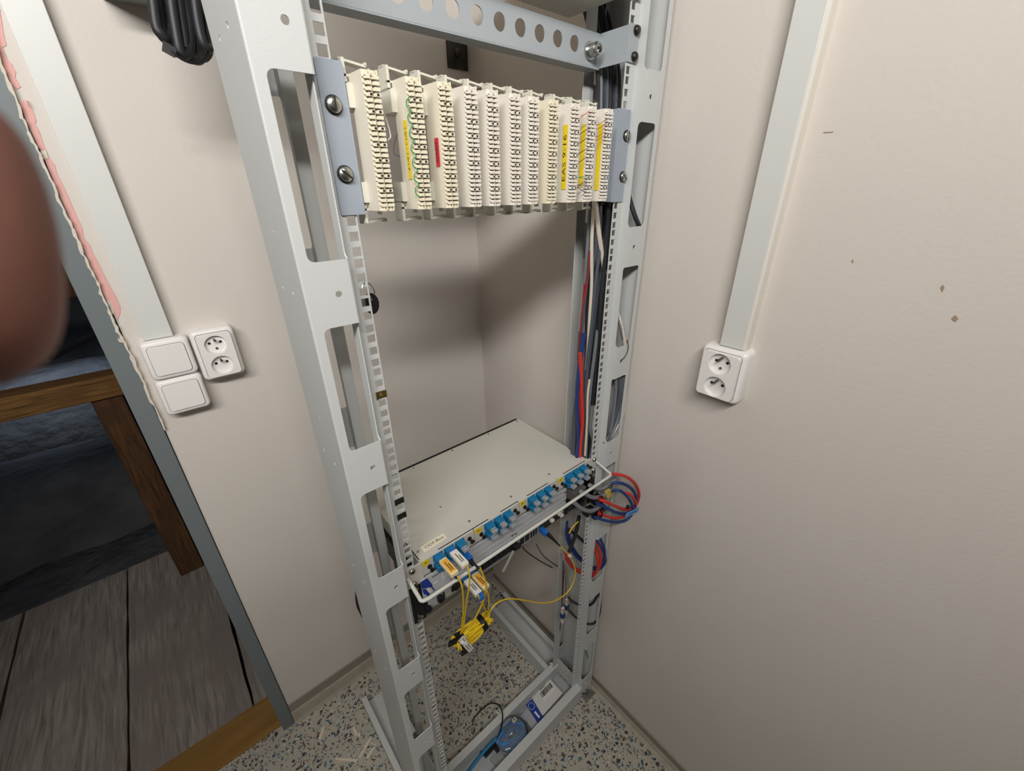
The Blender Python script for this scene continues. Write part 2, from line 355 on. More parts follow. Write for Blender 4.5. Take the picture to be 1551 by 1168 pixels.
tag(MB().cbox(-1800, -560, 1455, 1545, -102, -22, 4).build('timber_rail', BEAMM), 'horizontal brown timber rail across the attic beyond the doorway', 'beam')
tag(MB().cbox(-716, -630, 1470, 1545, -988, -102, 4).build('timber_post', POSTM), 'upright dark brown timber post standing on the attic boards', 'post')
def mound(name, cx, cy, rx, ry, z0, h, label):
    mb = MB(); nx, ny = 40, 30; vs = []
    for j in range(ny+1):
        for i in range(nx+1):
            a = -1 + 2*i/nx; b = -1 + 2*j/ny; r2 = a*a*.5 + b*b
            z = z0 + h*max(0, 1-r2)**.6 + 18*math.sin(i*1.7+j*.9)*math.cos(j*1.3) + random.uniform(-9, 9)
            vs.append((cx+a*rx, cy+b*ry, z))
    mb.add(vs, [(j*(nx+1)+i, j*(nx+1)+i+1, (j+1)*(nx+1)+i+1, (j+1)*(nx+1)+i) for j in range(ny) for i in range(nx)], True)
    return struct(mb.build(name, VAULT))
mound('floor_vault_near', -1500, 2150, 2600, 700, -1500, 190, '')
mound('floor_vault_mid', -1600, 3250, 2800, 800, -1500, 430, '')
mound('floor_vault_far', -1700, 4900, 3200, 900, -1500, 620, '')
struct(MB().box(-5000, 2500, 1640, 6200, -1720, -1520).build('floor_attic', VAULT))
struct(MB().box(-5000, 2500, 6200, 6300, -1720, 2600).build('wall_attic', VAULT))
struct(MB().box(XR+120, XR+240, YB+115, 6200, -1720, 2600).build('wall_attic_right', VAULT))
struct(MB().box(-5000, -2900, YB+115, 660, -1720, 2600).build('wall_attic_left', VAULT))
struct(MB().box(-5000, 2500, 660, 6300, 2500, 2600).build('ceiling_attic', VAULT))
struct(MB().box(-5100, -5000, 660, 6300, -1720, 2600).build('wall_attic_side', VAULT))
tag(MB().cbox(-3200, 300, 2700, 2860, 60, 190, 6).build('roof_tie_beam', POSTM), 'dark brown tie beam behind the attic rail', 'beam')
tag(MB().tube([at(78,542,Y=2400), at(110,524,Y=2300), at(150,505,Y=2200), at(190,488,Y=2100)], 14, 8).build('roof_strut', BLACKC), 'thin dark strut slanting across the attic', 'strut')
# ================================================================== THE RACK
SL = [684 - 226.6*k for k in range(-2, 8)]        # tab centres
ZB, ZT = -985, 1012
def comb(sgn, x_out, x_notch, x_in, a, b):
    """2D outline of a perforated face: solid strip x_out..x_notch, tabs out to x_in"""
    pts = [(x_out, a), (x_in if abs(a-ZB) < 1 else x_in, a)]; r = 7
    tabs = [(max(z-34.5, a), min(z+34.5, b)) for z in sorted(SL) if z+34.5 > a and z-34.5 < b]
    if tabs[0][0] > a: tabs.insert(0, (a, a+8))
    s = 1 if x_in > x_notch else -1
    for i, (z0, z1) in enumerate(tabs):
        if i: pts += [(x_notch + s*r*(1-math.cos(q)), z0 - r*(1-math.sin(q))) for q in [math.pi/2*k/4 for k in range(0, 5)]]; pts.append((x_in, z0))
        if z1 < b - 1 and i < len(tabs)-1:
            pts.append((x_in, z1)); pts += [(x_notch + s*r*(1-math.cos(q)), z1 + r*(1-math.sin(q))) for q in [math.pi/2*k/4 for k in range(4, -1, -1)]]
    pts += [(x_in, b), (x_out, b)]
    return pts
rack = thing('equipment_rack', 'light grey open steel rack with slotted uprights standing in the corner', 'rack', (0, 40, -ZF))
HZ = [44.45*k + o for k in range(-21, 23) for o in (6.35, 22.225, 38.1)]
def upright(s):
    mb = MB()
    tabs = [(SLz) for SLz in SL if ZB+10 < SLz < ZT-10]
    mb.plate(comb(s, s*300.2, s*291, s*252, ZB, ZT), [circ(s*267.5, z, 3.6) for z in tabs], (0, -22, 0), (1, 0, 0), (0, 0, 1), (0, 1, 0), 1.6)
    mb.plate(comb(s, 0, -14.5, -20.3, ZB, ZT), [], (s*252, 0, 0), (0, 1, 0), (0, 0, 1), (-s, 0, 0), 1.6)      # jog back to the rail
    holes = []
    for z in tabs: holes += [circ(20, z, 2.6, 8), circ(62, z, 2.6, 8)]
    for z in tabs[:-1]: holes += [circ(40, z+62, 1.6, 6)]
    mb.plate([(-20.3, ZB), (98.3, ZB), (98.3, ZT), (-20.3, ZT)], holes, (s*302, 0, 0), (0, 1, 0), (0, 0, 1), (-s, 0, 0), 1.6)
    mb.plate(comb(s, s*302, s*291, s*252, ZB, ZT), [], (0, 100, 0), (1, 0, 0), (0, 0, 1), (0, -1, 0), 1.6)
    mb.cyl((s*300, -20, ZB), (s*300, -20, ZT), 2, n=16)
    mb.plate(comb(s, 84.8, 93, 98.2, ZB, ZT), [], (s*252, 0, 0), (0, 1, 0), (0, 0, 1), (-s, 0, 0), 1.6)
    mb.box(s*252, s*(237 if s < 0 else 226), 83, 84.6, ZB, ZT)
    o = mb.build('upright', RACK, rack)
    # front rail with square holes
    mr = MB(); y0, y1 = 0, 1.8; h = 4.9; xc = s*232.55
    mr.box(min(s*252, xc+s*h), max(s*252, xc+s*h), y0, y1, ZB, ZT); mr.box(min(xc-s*h, s*226), max(xc-s*h, s*226), y0, y1, ZB, ZT)
    z = ZB
    for hz in HZ:
        if hz-h > z: mr.box(xc-h, xc+h, y0, y1, z, hz-h)
        z = hz + h
    mr.box(xc-h, xc+h, y0, y1, z, ZT)
    mr.build('mounting_rail', RACK, o)
    return o
up_l = upright(-1); up_r = upright(1)
for y0, y1, lb in ((-22, 2, None), (78, 98, None)):
    mb = MB(); mb.plate([(y0, -911), (y1, -911), (y1, -913), (y0+1.6, -913), (y0+1.6, -958), (y0, -958)], [], (-252, 0, 0), (0, 1, 0), (0, 0, 1), (1, 0, 0), 504)
    mb.box(-252, 252, y1-1.6, y1, -950, -913)
    mb.build('base_rail', RACK, rack)
MB().box(-252, 252, -20, 98, -976, -973).build('base_tray', RACKD, rack)
def foot(x0, x1, y0, y1, za, nm):
    mb = MB(); mb.plate([(x0, -984.5), (x1, -984.5), (x1, za), (x1-16, za), (x1-16, za-2), (x1-2, za-2), (x1-2, -982.5), (x0+2, -982.5), (x0+2, za-2), (x0+16, za-2), (x0+16, za), (x0, za)], [], (0, y0, 0), (1, 0, 0), (0, 0, 1), (0, 1, 0), y1-y0)
    o = mb.build('foot_channel', RACK, rack)
    return o
foot(208, 296, 98, 425, -925, ''); foot(-303, -210, -330, 440, -944, '')
for p in ((236, 104, -919), ): MB().lathe([(7, 0), (7, 3), (4, 5.5)], p, (0, 0, 1), 12).build('foot_bolt', ZINC, rack)
MB().plate(rrect(8, 92, -945, -880, 16), [circ(36, -925, 5), circ(60, -905, 3)], (246, 0, 0), (0, 1, 0), (0, 0, 1), (1, 0, 0), 2).build('corner_plate', RACK, rack)
mb = MB().box(262, 300, -40, -22, -984, -972).box(262, 265, -40, -22, -972, -955).box(284, 287, -38, -22, -972, -958); mb.build('levelling_bracket', ZINC, rack)
# cage nuts left in the rail
def cage(x, z, m, lb=None):
    mb = MB(); mb.plate(rrect(x-5.6, x+5.6, z-4.6, z+4.6, 1), [circ(x, z, 2.6, 8)], (0, -1.4, 0), (1, 0, 0), (0, 0, 1), (0, 1, 0), 6)
    mb.box(x-7, x-5.4, -2.2, 1, z-5, z+5); mb.box(x+5.4, x+7, -2.2, 1, z-5, z+5)
    return mb.build('cage_nut', m, up_l, lb)
cage(-232.55, 3*44.45+6.35, STEEL); cage(-232.55, 2*44.45+22.2, STEEL)
cage(-232.55, 7*44.45+6.35+0, mat('brass', '#9c8248', .35, .9), 'brass coloured cage nut')
# key on a ring hanging in the left rail
t = thing('hanging_key', 'black-headed key on a wire ring hanging behind the left rail', 'key', (-222, 14, 432))
MB().tube([at(548,437,Y=-3), at(552,428,Y=0), at(561,431,Y=12), at(567,441,Y=14), at(566,449,Y=14), at(562,455,Y=12)], .8, 6).build('key_ring', ZINC, t)
mb = MB(); q = at(563, 460, Y=14); mb.plate([(q[0] + (9*math.cos(a)), q[2] + 13*math.sin(a)) for a in [2*math.pi*k/16 for k in range(16)]], [circ(q[0]-1, q[2]+8, 2, 8)], (0, 12, 0), (1, 0, 0), (0, 0, 1), (0, 1, 0), 5); mb.build('key_head', BLACK, t, bevel=1)
MB().box(q[0]-12, q[0]-8, 12, 15, q[2]-6, q[2]+8).build('key_blade', ZINC, t)
# ------------------------------------------------------------------ perforated cable bar
bar = thing('perforated_bar', 'blue-grey steel bar with round holes bolted across the top of the rack', 'bar', (0, 52, 727))
hx = [-14+36*k for k in range(-6, 6) if -14+36*k < 180]
mb = MB(); mb.plate([(-226, 727), (226, 727), (226, 771), (-226, 771)], [circ(x, 750, 10, 20) for x in hx if abs(x) < 214], (0, 52, 0), (1, 0, 0), (0, 0, 1), (0, 1, 0), 1.8)
mb.box(-226, 226, 52, 76, 725.5, 727.2)
for s in (-1, 1):
    mb.box(min(s*224.4, s*226.2), max(s*224.4, s*226.2), -1.6, 52, 727, 771); mb.box(min(s*226, s*248), max(s*226, s*248), -2.4, -.2, 727, 773)
mb.build('bar', BLUEG, bar)
for s in (-1, 1):
    for z in (766, 734.5): MB().lathe([(6.5, 0), (6.3, 3), (4.5, 5.5), (2, 6)], (s*240, -2.4, z), (0, -1, 0), 14).build('black_bolt', STEEL, bar)
mb = MB().lathe([(12, 0), (12, 2.5), (9, 2.8), (9, 14), (7.5, 15), (7.5, 19), (5.6, 19), (5.6, 11)], (200, 51, 746), (0, -1, 0), 20); mb.build('bulkhead_nut', ZINC, bar, 'shiny threaded metal fitting')
# device above the bar
t = thing('upper_device', 'grey metal equipment case mounted above the perforated bar', 'equipment', (-7, 60, 800))
MB().box(-225, 211, -1.8, 108, 800, 1008).build('case', ODFM, t, bevel=1)
MB().box(-244, 244, -3.5, -2, 800, 1008).build('front_plate', BLUEG, t)
# yellow scrap on the wall behind the bar and steel anchor plate
t = thing('anchor_plate', 'dark steel anchor plate fixed to the back wall above the terminal strips', 'bracket', (290, 540, 846))
mb = MB(); mb.plate([(262, 817), (318, 817), (320, 905), (262, 905)], [circ(290, 848, 7, 12)], (0, YB-5, 0), (1, 0, 0), (0, 0, 1), (0, 1, 0), 5); mb.build('plate', STEEL, t)
MB().lathe([(10, 0), (10, 3), (6, 5)], (290, YB-5, 848), (0, -1, 0), 6).build('anchor_bolt', STEEL, t)
tag(MB().tube([(-60, YB-18, 985), (40, YB-16, 978), (140, YB-18, 986), (230, YB-16, 980)], 11, 10).build('yellow_hose', YEL), 'yellow tube on the back wall glimpsed through the bar holes', 'tube')
# ------------------------------------------------------------------ cross-connect frame with terminal strips
fr = thing('strip_mounting_frame', 'blue-grey bracket frame with two round rods screwed to the rack', 'mounting frame', (0, 10, 533))
for s in (-1, 1):
    mb = MB(); xo, xi = s*(243 if s < 0 else 246.5), s*(217 if s < 0 else 213)
    mb.plate(rrect(min(xo, xi), max(xo, xi), 533, 667, 1.5, 2), [], (0, -2.6, 0), (1, 0, 0), (0, 0, 1), (0, 1, 0), 2.4)
    mb.box(min(xi, xi+s*2), max(xi, xi+s*2), -.2, 42, 533.5, 666.5)
    if s > 0: mb.box(196, 215, 8, 10, 537, 660)
    mb.build('side_bracket', BRACK, fr)
    for z in (631, 571.6):
        x = s*(232 if s < 0 else 239.5); MB().lathe([(8.4, 0), (8.4, 1.2), (7.5, 1.4)], (x, -2.6, z), (0, -1, 0), 18).build('washer', BLACK, fr)
        a = .55 if z > 600 else 1.5
        h = MB(); h.lathe([(7, 0), (7, 2.2), (5.8, 3.6), (3, 4.2)], (x, -4, z), (0, -1, 0), 18); ho = h.build('slotted_screw', ZINC, fr)
        MB().obox((x, -8.1, z), (6.2*math.cos(a+1), 0, 6.2*math.sin(a+1)), (0, .3, 0), (-.9*math.sin(a+1), 0, .9*math.cos(a+1))).build('screw_slot', STEEL, ho)
for z in (647, 553): MB().cyl((-215, 26, z), (212, 26, z), 6, n=14).build('rod', mat('grey_rod', '#77716c', .5), fr)
XS = [-194, -148.6, -112, -78.3, -48, -13.2, 17.4, 53, 95.3, 130.2, 167.6]
YS = -28; Z0, Z1 = 536.5, 658.5
def strip(body, teeth):
    """terminal strip whose front right edge is at x=0"""
    r = thing('terminal_strip', '', 'terminal strip', (0, 0, Z0), 'terminal strips on the mounting frame')
    mb = MB(); mb.plate([(-16.5, 3), (-2, 3), (-.8, YS+4), (-1.2, YS+3.4), (-15.6, YS+3.4)], [], (0, 0, Z0), (1, 0, 0), (0, 1, 0), (0, 0, 1), Z1-Z0)
    mb.box(-8.9, -8.0, YS+.4, YS+4, Z0+3, Z1-3)
    mb.build('body', body, r)
    tm = MB(); dm = MB(); pit = (Z1-Z0-7)/25.
    for k in range(25):
        z = Z0+3.5+pit*(k+.5)
        for c, (xa, xb) in enumerate(((-14.4, -9.2), (-7.4, -.4))):
            tm.box(xa+1.5, xb, YS-1.2, YS+4, z-1.65, z+1.35)
            tm.box(xa+.1, xa+1.5, YS+.6, YS+4, z-1.5, z+.2)
            if c == 0: tm.box(xa-1.1, xa+.1, YS+1.6, YS+4, z-.4, z+.9)
            dm.box(xa+1.6, xb-1.2, YS+1.6, YS+2.6, z+1.4, z+2.2)
            if k % 3 == 0 and 2 < k < 24: dm.box(xa+3.0, xa+5.4, YS-1.5, YS+1, z-1.1, z+.9)
    o = tm.build('contact_teeth', teeth, r); o['kind'] = 'stuff'
    d = dm.build('contact_gaps', DARKH, r); d['kind'] = 'stuff'
    for zz, sg in ((Z1, -1), (Z0, 1)):
        for xa in (-14.2, -6.8):
            mb = MB(); a, b = sorted((zz, zz+sg*5)); mb.box(xa, xa+6, YS-.5, YS+5, a, a+1.2); mb.box(xa+4.6, xa+6, YS-.5, YS+5, a, b); mb.box(xa+2.2, xa+3.3, YS, YS+5, min(zz+sg*1, zz+sg*4), max(zz+sg*1, zz+sg*4)); mb.build('end_hook', teeth, r)
    for sg, za, zb in ((1, Z1, 1), (-1, Z0, -1)):
        mb = MB()
        def bz(x0, x1, y0, y1, d0, d1): a, b = sorted((za+sg*d0, za+sg*d1)); mb.box(x0, x1, y0, y1, a, b)
        bz(-22, -3, -2, 30, -28, -8)            # clip body gripping the rod
        bz(-22, -19, 2, 20, -8, 13)            # back leg
        k0 = len(mb.v); bz(-22, 5, 8, 19, 12, 14)            # outer bar, tilted
        mb.v[k0:] = [(x_, y_, z_ - sg*(x_+22)*.12) for x_, y_, z_ in mb.v[k0:]]
        bz(-22, -8, 2, 6, -2, 0)               # small cross bar
        bz(4, 6, 8, 19, 10, 13); bz(-1, 1, 8, 16, 0, 5)             # hooked end
        bz(-22, -12, 2, 30, -8.5, -6.5)
        mb.build('mounting_clip', CLIPM, r)
    return r
protos = {}
defs = [(CREAM, CREAM2, 'cream terminal strip at the far left beside the left bracket, standing apart'),
        (CREAM, CREAM2, 'cream terminal strip with green looped wire and long yellow label, second from left'),
        (CREAM, CREAM2, 'cream terminal strip carrying a short red label, third from left'),
        (CREAM3, CREAM3, 'pale unlabelled terminal strip just right of the red-labelled strip'),
        (CREAM3, CREAM3, 'pale unlabelled terminal strip, second to the right of the red-labelled one'),
        (CREAM3, CREAM3, 'pale unlabelled terminal strip in the middle of the row, sixth from left'),
        (CREAM3, CREAM3, 'pale unlabelled terminal strip, seventh from left in the row'),
        (CREAM2, CREAM2, 'yellowed terminal strip just left of the one lettered EAS 9-16'),
        (CREAM3, CREAM3, 'pale terminal strip with the yellow label lettered EAS 9-16'),
        (CREAM3, CREAM3, 'pale terminal strip with coloured wires and yellow label, second from the right end'),
        (CREAM3, CREAM3, 'pale terminal strip at the right end of the row, brown wires at its top')]
strips = []
for i, (bm_, tm_, lb) in enumerate(defs):
    key = (bm_.name, tm_.name)
    if key not in protos: protos[key] = strip(bm_, tm_); r = protos[key]; r.location = r.location + Vector((XS[i]*.001, 0, 0)); protos[key+('x',)] = XS[i]
    else: r = dup(protos[key], XS[i]-protos[key+('x',)], 0, 0)
    r['label'] = lb; strips.append(r)
def side_label(i, z0, z1, m, txt, y0=-20, y1=-14, tm=INK, sz=4.6, rot=1):
    x = XS[i]-16.2; r = strips[i]
    k = lambda y: x - 0*(y)
    o = MB().box(x-.6, x-.2, y0, y1, z0, z1).build('label_strip', m, r)
    if txt: text('lettering', txt, (x-.7, (y0+y1)/2, z0+(z1-z0)*.12 if rot > 0 else z1-(z1-z0)*.1), (0, 0, rot), (0, rot, 0), sz, tm, o, .05, w=(z1-z0)*.72)
    return o
side_label(1, 567, 622, YELLAB, '1.0/1.1 - 1.0/1.9', -19, -12, rot=-1, sz=5)
side_label(2, 580, 608, REDLAB, 'ALARM', -20, -12, rot=1, sz=6)
side_label(8, 554, 634, YELLAB, 'EAS 9-16', -22, -13, rot=1, sz=9)
side_label(9, 557, 637, YELLAB, None, -24, -16)
side_label(10, 552, 640, YELLAB, None, -24, -16)
# thin wires on the strips
def wire(i, pts, m, r=.45):
    return MB().tube(pts, r, 6, 5).build('wire', m, strips[i])
x = XS[1]-16
gz = [641, 629, 616, 602, 589, 575, 562, 549]
gp = []
for k in range(len(gz)-1):
    gp += [(x+1.5, YS-1, gz[k]), (x-1.8, YS+1, (gz[k]*.7+gz[k+1]*.3)), (x-2, YS+1, (gz[k]*.3+gz[k+1]*.7))]
gp.append((x+2, YS-1, gz[-1])); wire(1, gp, GREENC, .6)
for k, (z, m) in enumerate(((650, RED), (636, GREYC), (630, INK), (619, INK), (606, STEEL), (595, STEEL), (571, GREENC), (568, GREENC), (561, SLATE), (558, SLATE), (551, STEEL))):
    x0 = XS[8]-1; x1 = XS[9]-15; dz = -9 if k < 6 else (2 if k % 2 else -2)
    if k == 10: dz = 7
    wire(9, [(x0, YS+2, z+dz), (x0+5, YS-3, z+dz*.5), (x1-5, YS-3, z), (x1+1, YS-1, z)], m)
brn = mat('brown_wire', '#8a4a2a', .5)
for z in (643, 638, 628, 624):
    x0 = XS[9]-1; x1 = XS[10]-15
    wire(10, [(x0, YS+2, z-8), (x0+6, YS-3, z-5), (x1-6, YS-3, z), (x1+1, YS-1, z)], brn)
wire(0, [(XS[0]-1, YS, 628), (XS[0]+5, YS+4, 618), (XS[0]+7, YS+4, 606), (XS[0]+2, YS, 602)], IVORY, .6)
wire(2, [at(610,196,Y=20), at(600,208,Y=24), at(597,232,Y=24), at(612,238,Y=20)], GREYC, .7)
# ================================================================== FIBRE DISTRIBUTION BOX
odf = thing('fibre_box', 'flat light grey fibre distribution box with blue adapters on its front', 'fibre box', (0, 120, -36))
MB().box(-216, 216, 4, 243, -35, -1).build('case', ODFM, odf, bevel=.8)
MB().box(-213, 213, 243, 251, -34, -2).build('rear_edge', BLACK, odf, 'black rear edge')
for s in (-1, 1):
    mb = MB(); mb.plate(rrect(min(s*213, s*241.3), max(s*213, s*241.3), -44, -.6, 2, 2), [], (0, -2.2, 0), (1, 0, 0), (0, 0, 1), (0, 1, 0), 2); mb.box(min(s*213, s*215), max(s*213, s*215), -.2, 60, -36, -1)
    mb.build('rack_ear', ODFM, odf)
for x in (-207, -100, 2, 110, 205):
    for y in (22, 236): MB().lathe([(2.6, 0), (2.6, .8), (1.6, 1.2)], (x, y, -1), (0, 0, 1), 10).build('lid_screw', ZINC, odf)
MB().lathe([(2, 0), (2, .9)], (-120, 90, -1), (0, 0, 1), 8).build('lid_screw', ZINC, odf)
for x0, x1 in ((-178, -70), (-40, 4), (28, 88), (134, 206)): MB().box(x0, x1, 2.6, 4.4, -3.4, -1.2).build('lid_gap', BLACK, odf)
def ladder(z, hb): pass
s1 = MB(); q0 = (-199, 13); s1.obox((-176, 21, -.7), (23.5, .6, 0), (-.2, 7, 0), (0, 0, .3)); so = s1.build('name_sticker', mat('cream_sticker', '#e6ddc8', .5), odf, 'cream sticker lettered ODF-Box')
text('lettering', 'ODF-Box', (-194, 20.4, -.38), (1, .03, 0), (0, 1, 0), 9.5, INK, so, .04)
for k, cap in enumerate(((True, ), (False,), (False,), (False,))):
    x0 = -214 + 109*k; x1 = x0+107.6
    MB().box(x1+.1, x1+1.3, 1.5, 3.9, -36, -2).build('module_joint', DARKH, odf)  # dark strip standing in for the shade in the seam between modules
    pl = MB().box(x0, x1, -1.2, 3.8, -35, -1.8).build('module_plate', ODFM, odf)
    lb = MB().box(x0+1.5, x0+15, -1.6, -1.1, -14.5, -2.5).build('module_label', YELLAB, odf, 'yellow label')
    text('lettering', 'A', (x0+8, -1.7, -8.5), (1, 0, 0), (0, 0, 1), 8, INK, lb, .05, 'CENTER')
    for xx, zz in ((x0+14, -21), (x0+97, -14)):
        mb = MB().lathe([(4.2, 0), (4.2, 2), (2.2, 2.6), (2.2, 9), (4, 9.4), (4, 11.5), (3, 12)], (xx, -1.2, zz), (0, -1, 0), 12)
        mb.build('black_latch', BLACK, odf)
    for c in range(3):
        for rr in range(2):
            xc = x0 + 31 + 22.3*c; zc = -9.5 - 17*rr
            a = MB().cbox(xc-8, xc+8, -15.5, -1, zc-6, zc+6, 1.6); a.box(xc-9.2, xc+9.2, -3, -1.2, zc-6.6, zc+6.6)
            ao = a.build('fibre_adapter', LCB, odf)
            if k == 0 and (c, rr) in ((0, 0), (1, 0), (2, 1), (0, 1)): continue
            cp = MB().cbox(xc-5.6, xc+5.6, -25, -15.3, zc-3.2, zc+3.2, .6).build('dust_cap', CAPM, ao)
            MB().cyl((xc-2.6, -20, zc+3.1), (xc-2.6, -20, zc+3.5), 1, n=8).cyl((xc+2.6, -20, zc+3.1), (xc+2.6, -20, zc+3.5), 1, n=8).build('cap_hole', DARKH, ao)
# handle bar in front
hd = thing('handle_bar', 'white bent handle bar across the front of the fibre box', 'handle', (0, -45, -28))
MB().tube([(-241, -3, -18), (-241, -12, -20), (-241, -36, -26.5), (-240.5, -44, -28.5), (-232, -47.5, -29), (-200, -48, -29), (0, -48, -29), (200, -48, -29), (232, -47.5, -29), (240.5, -44, -28.5), (241, -36, -26.5), (241, -12, -20), (241, -3, -18)], 3.2, 12, 6).build('bar', HANDLE, hd)
for s in (-1, 1):
    for z in (-7, -37):
        h = MB().lathe([(5.6, 0), (5.6, 2), (4.4, 3.6), (2, 4)], (s*232, -2.2, z), (0, -1, 0), 14).build('rack_screw', ZINC, hd)
        MB().box(s*232-3, s*232+3, -6.5, -6, z-.6, z+.6).box(s*232-.6, s*232+.6, -6.5, -6, z-3, z+3).build('screw_slot', DARKH, h)
# ------------------------------------------------------------------ aluminium panel unit under the box
u2 = thing('aluminium_panel_unit', 'grooved aluminium panel unit directly below the fibre box', 'equipment', (0, 60, -88))
MB().box(-222, 222, 2, 160, -88, -40).build('case', BLACK, u2)
for x0, x1 in ((-219, -163), (-162, -13.6), (-12.6, 142)):
    mb = MB(); mb.box(x0, x1, -3, 2, -45, -41)
    zz = -45
    for k in range(6): mb.box(x0, x1, -2.2 - (.9 if k % 2 else 0), 2, zz-7, zz-.7); zz -= 7
    mb.build('front_panel', ALU, u2)
for x, z in ((-18, -49), (-8, -52), (-18, -72), (-8, -74), (137, -50), (137, -72)): MB().lathe([(2.6, 0), (2.6, 1.4), (1.2, 2)], (x, -3, z), (0, -1, 0), 10).build('panel_screw', ZINC, u2)
pl = MB().box(-221, -165, -5, -3.2, -84, -38.5).build('type_plate', mat('silver_label', '#bfc2c7', .4, .1), u2, 'silver type plate with a blue corner')
mb = MB(); mb.plate([(-221, -39), (-209, -39), (-201, -62), (-206, -66), (-216, -58), (-221, -56)], [], (0, -5.1, 0), (1, 0, 0), (0, 0, 1), (0, -1, 0), .4); mb.build('blue_print', NAVY, pl)
mb = MB(); mb.plate([(-221, -58), (-215, -60), (-208, -80), (-211, -83), (-219, -70)], [], (0, -5.1, 0), (1, 0, 0), (0, 0, 1), (0, -1, 0), .4)
mb.plate([(-205, -62), (-203, -61), (-198, -78), (-200, -79)], [], (0, -5.1, 0), (1, 0, 0), (0, 0, 1), (0, -1, 0), .4); mb.build('blue_print', NAVY, pl)
mb = MB(); mb.plate([(-214, -62), (-208, -62), (-203, -76), (-208, -78)], [], (0, -5.6, 0), (1, 0, 0), (0, 0, 1), (0, -1, 0), .3); mb.build('white_print', WHITE, pl)
for k in range(9): MB().box(-199+3.4*k, -196.9+3.4*k, -5.4, -5, -46.5+(k % 2)*.4, -43.6).build('print_mark', INK, pl)
MB().box(-180, -177.6, -5.5, -5, -66, -52).box(-174, -172, -5.5, -5, -66, -54).box(-170, -166, -5.5, -5, -50, -47.5).box(-199, -190, -5.4, -5, -62, -61).build('print_mark', WHITE, pl)
for s in (-1, 1):
    MB().plate(rrect(min(s*219, s*242), max(s*219, s*242), -88, -45, 1, 1), [], (0, -2, 0), (1, 0, 0), (0, 0, 1), (0, 1, 0), 1.8).build('rack_ear', BLACK, u2)
    MB().lathe([(5.6, 0), (5.6, 2), (3.6, 3.6)], (s*232, -2, -52), (0, -1, 0), 12).build('rack_screw', ZINC, u2)
# dark module to its right
MB().box(146, 186, -22, 2, -72, -48).build('dark_module', mat('dark_grey_plastic', '#5c5753', .5), u2, 'dark grey plastic module', bevel=1)
MB().box(166, 166.8, -22.4, -20, -72, -47.6).build('module_joint', BLACK, u2)
MB().lathe([(6, 0), (6, 8), (4, 9)], (150, -10, -72), (0, -1, 0), 12).build('black_knob', BLACK, u2)
# ------------------------------------------------------------------ black switch unit below
u3 = thing('slim_switch_unit', 'slim black and silver unit with sockets, lowest in the stack', 'equipment', (0, 60, -121))
MB().box(-219, 214, -1, 120, -120, -89).build('case', BLACK, u3, bevel=.6)
MB().box(-219, 58, -3.4, -1, -121, -116.5).build('front_lip', ALUD, u3)
MB().box(-213, -100, -4.5, -1, -116, -92).build('silver_face', mat('silver_plate', '#b2b4b6', .4, .2), u3, bevel=.4)
for x0, x1 in ((-196, -186), (-184, -180), (-166, -160), (-154, -141), (-137, -122), (-118, -106)): MB().box(x0, x1, -5, -3.9, -113, -98).build('socket', DARKH, u3)
for x, z in ((-218, -103), (-192, -99), (-160, -94), (-18, -98), (-10, -99), (132, -95)): MB().lathe([(3, 0), (3, 6), (6.5, 7), (6.5, 13), (5, 14)], (x, -3, z), (0, -1, 0), 14).build('thumb_screw', BLACK, u3)
for k in range(6):
    x0 = -92 + 13*k; fo = MB().box(x0, x0+11, -3.6, -1, -114, -95).build('socket_frame', mat('dark_metal', '#3b3a3a', .4, .6), u3); MB().box(x0+2, x0+9, -4.2, -3.4, -111, -99).build('socket', DARKH, fo)
MB().box(-4, 58, -4.2, -1, -116, -92).build('port_plate', ALUD, u3)
for x0 in (3, 17, 32, 39, 46): MB().box(x0, x0+(11 if x0 < 30 else 4.5), -4.8, -4, -113, -97).build('port', DARKH, u3)
mb = MB()
for x0, x1 in ((64, 120), (124, 140)): mb.box(x0, x1, -4, -1, -93.5, -89.5)
mb.build('upper_trim', ALUD, u3)
for x, z in ((96, -104), (118, -97), (133, -98), (126, -107)): MB().cbox(x-5, x+5, -9, -1, z-3.5, z+3.5, 1.5).build('white_connector', WHITE, u3)
for p in ((-232, -120), ): MB().plate(rrect(-242, -219, -133, -89, 1, 1), [], (0, -2, 0), (1, 0, 0), (0, 0, 1), (0, 1, 0), 1.8).build('rack_ear', BLACK, u3); h = MB().lathe([(6, 0), (6, 2), (4, 3.6)], (-231, -2, -124), (0, -1, 0), 12).build('rack_screw', ZINC, u3)
MB().plate(rrect(219, 242, -133, -89, 1, 1), [], (0, -2, 0), (1, 0, 0), (0, 0, 1), (0, 1, 0), 1.8).build('rack_ear', BLACK, u3)
# clear hanging tag
tg = thing('clear_tag', 'narrow clear plastic tag hanging under the middle of the stack', 'tag', (-22, -14, -138))
a = Vector(at(778, 834, Y=-15)); b = Vector(at(762, 866, Y=-15)); d = (b-a).normalized(); n = Vector((d.z, 0, -d.x))
MB().obox((a+b)/2, (b-a)/2, (0, .5, 0), n*3.2).build('tag', mat('frosted_plastic', '#c9c4ba', .25, trans=.3), tg); MB().obox((a+b)/2 - Vector((0, .8, 0)), (b-a)*.38, (0, .2, 0), n*1).build('paper_insert', mat('grey_paper', '#a39d95', .6), tg)
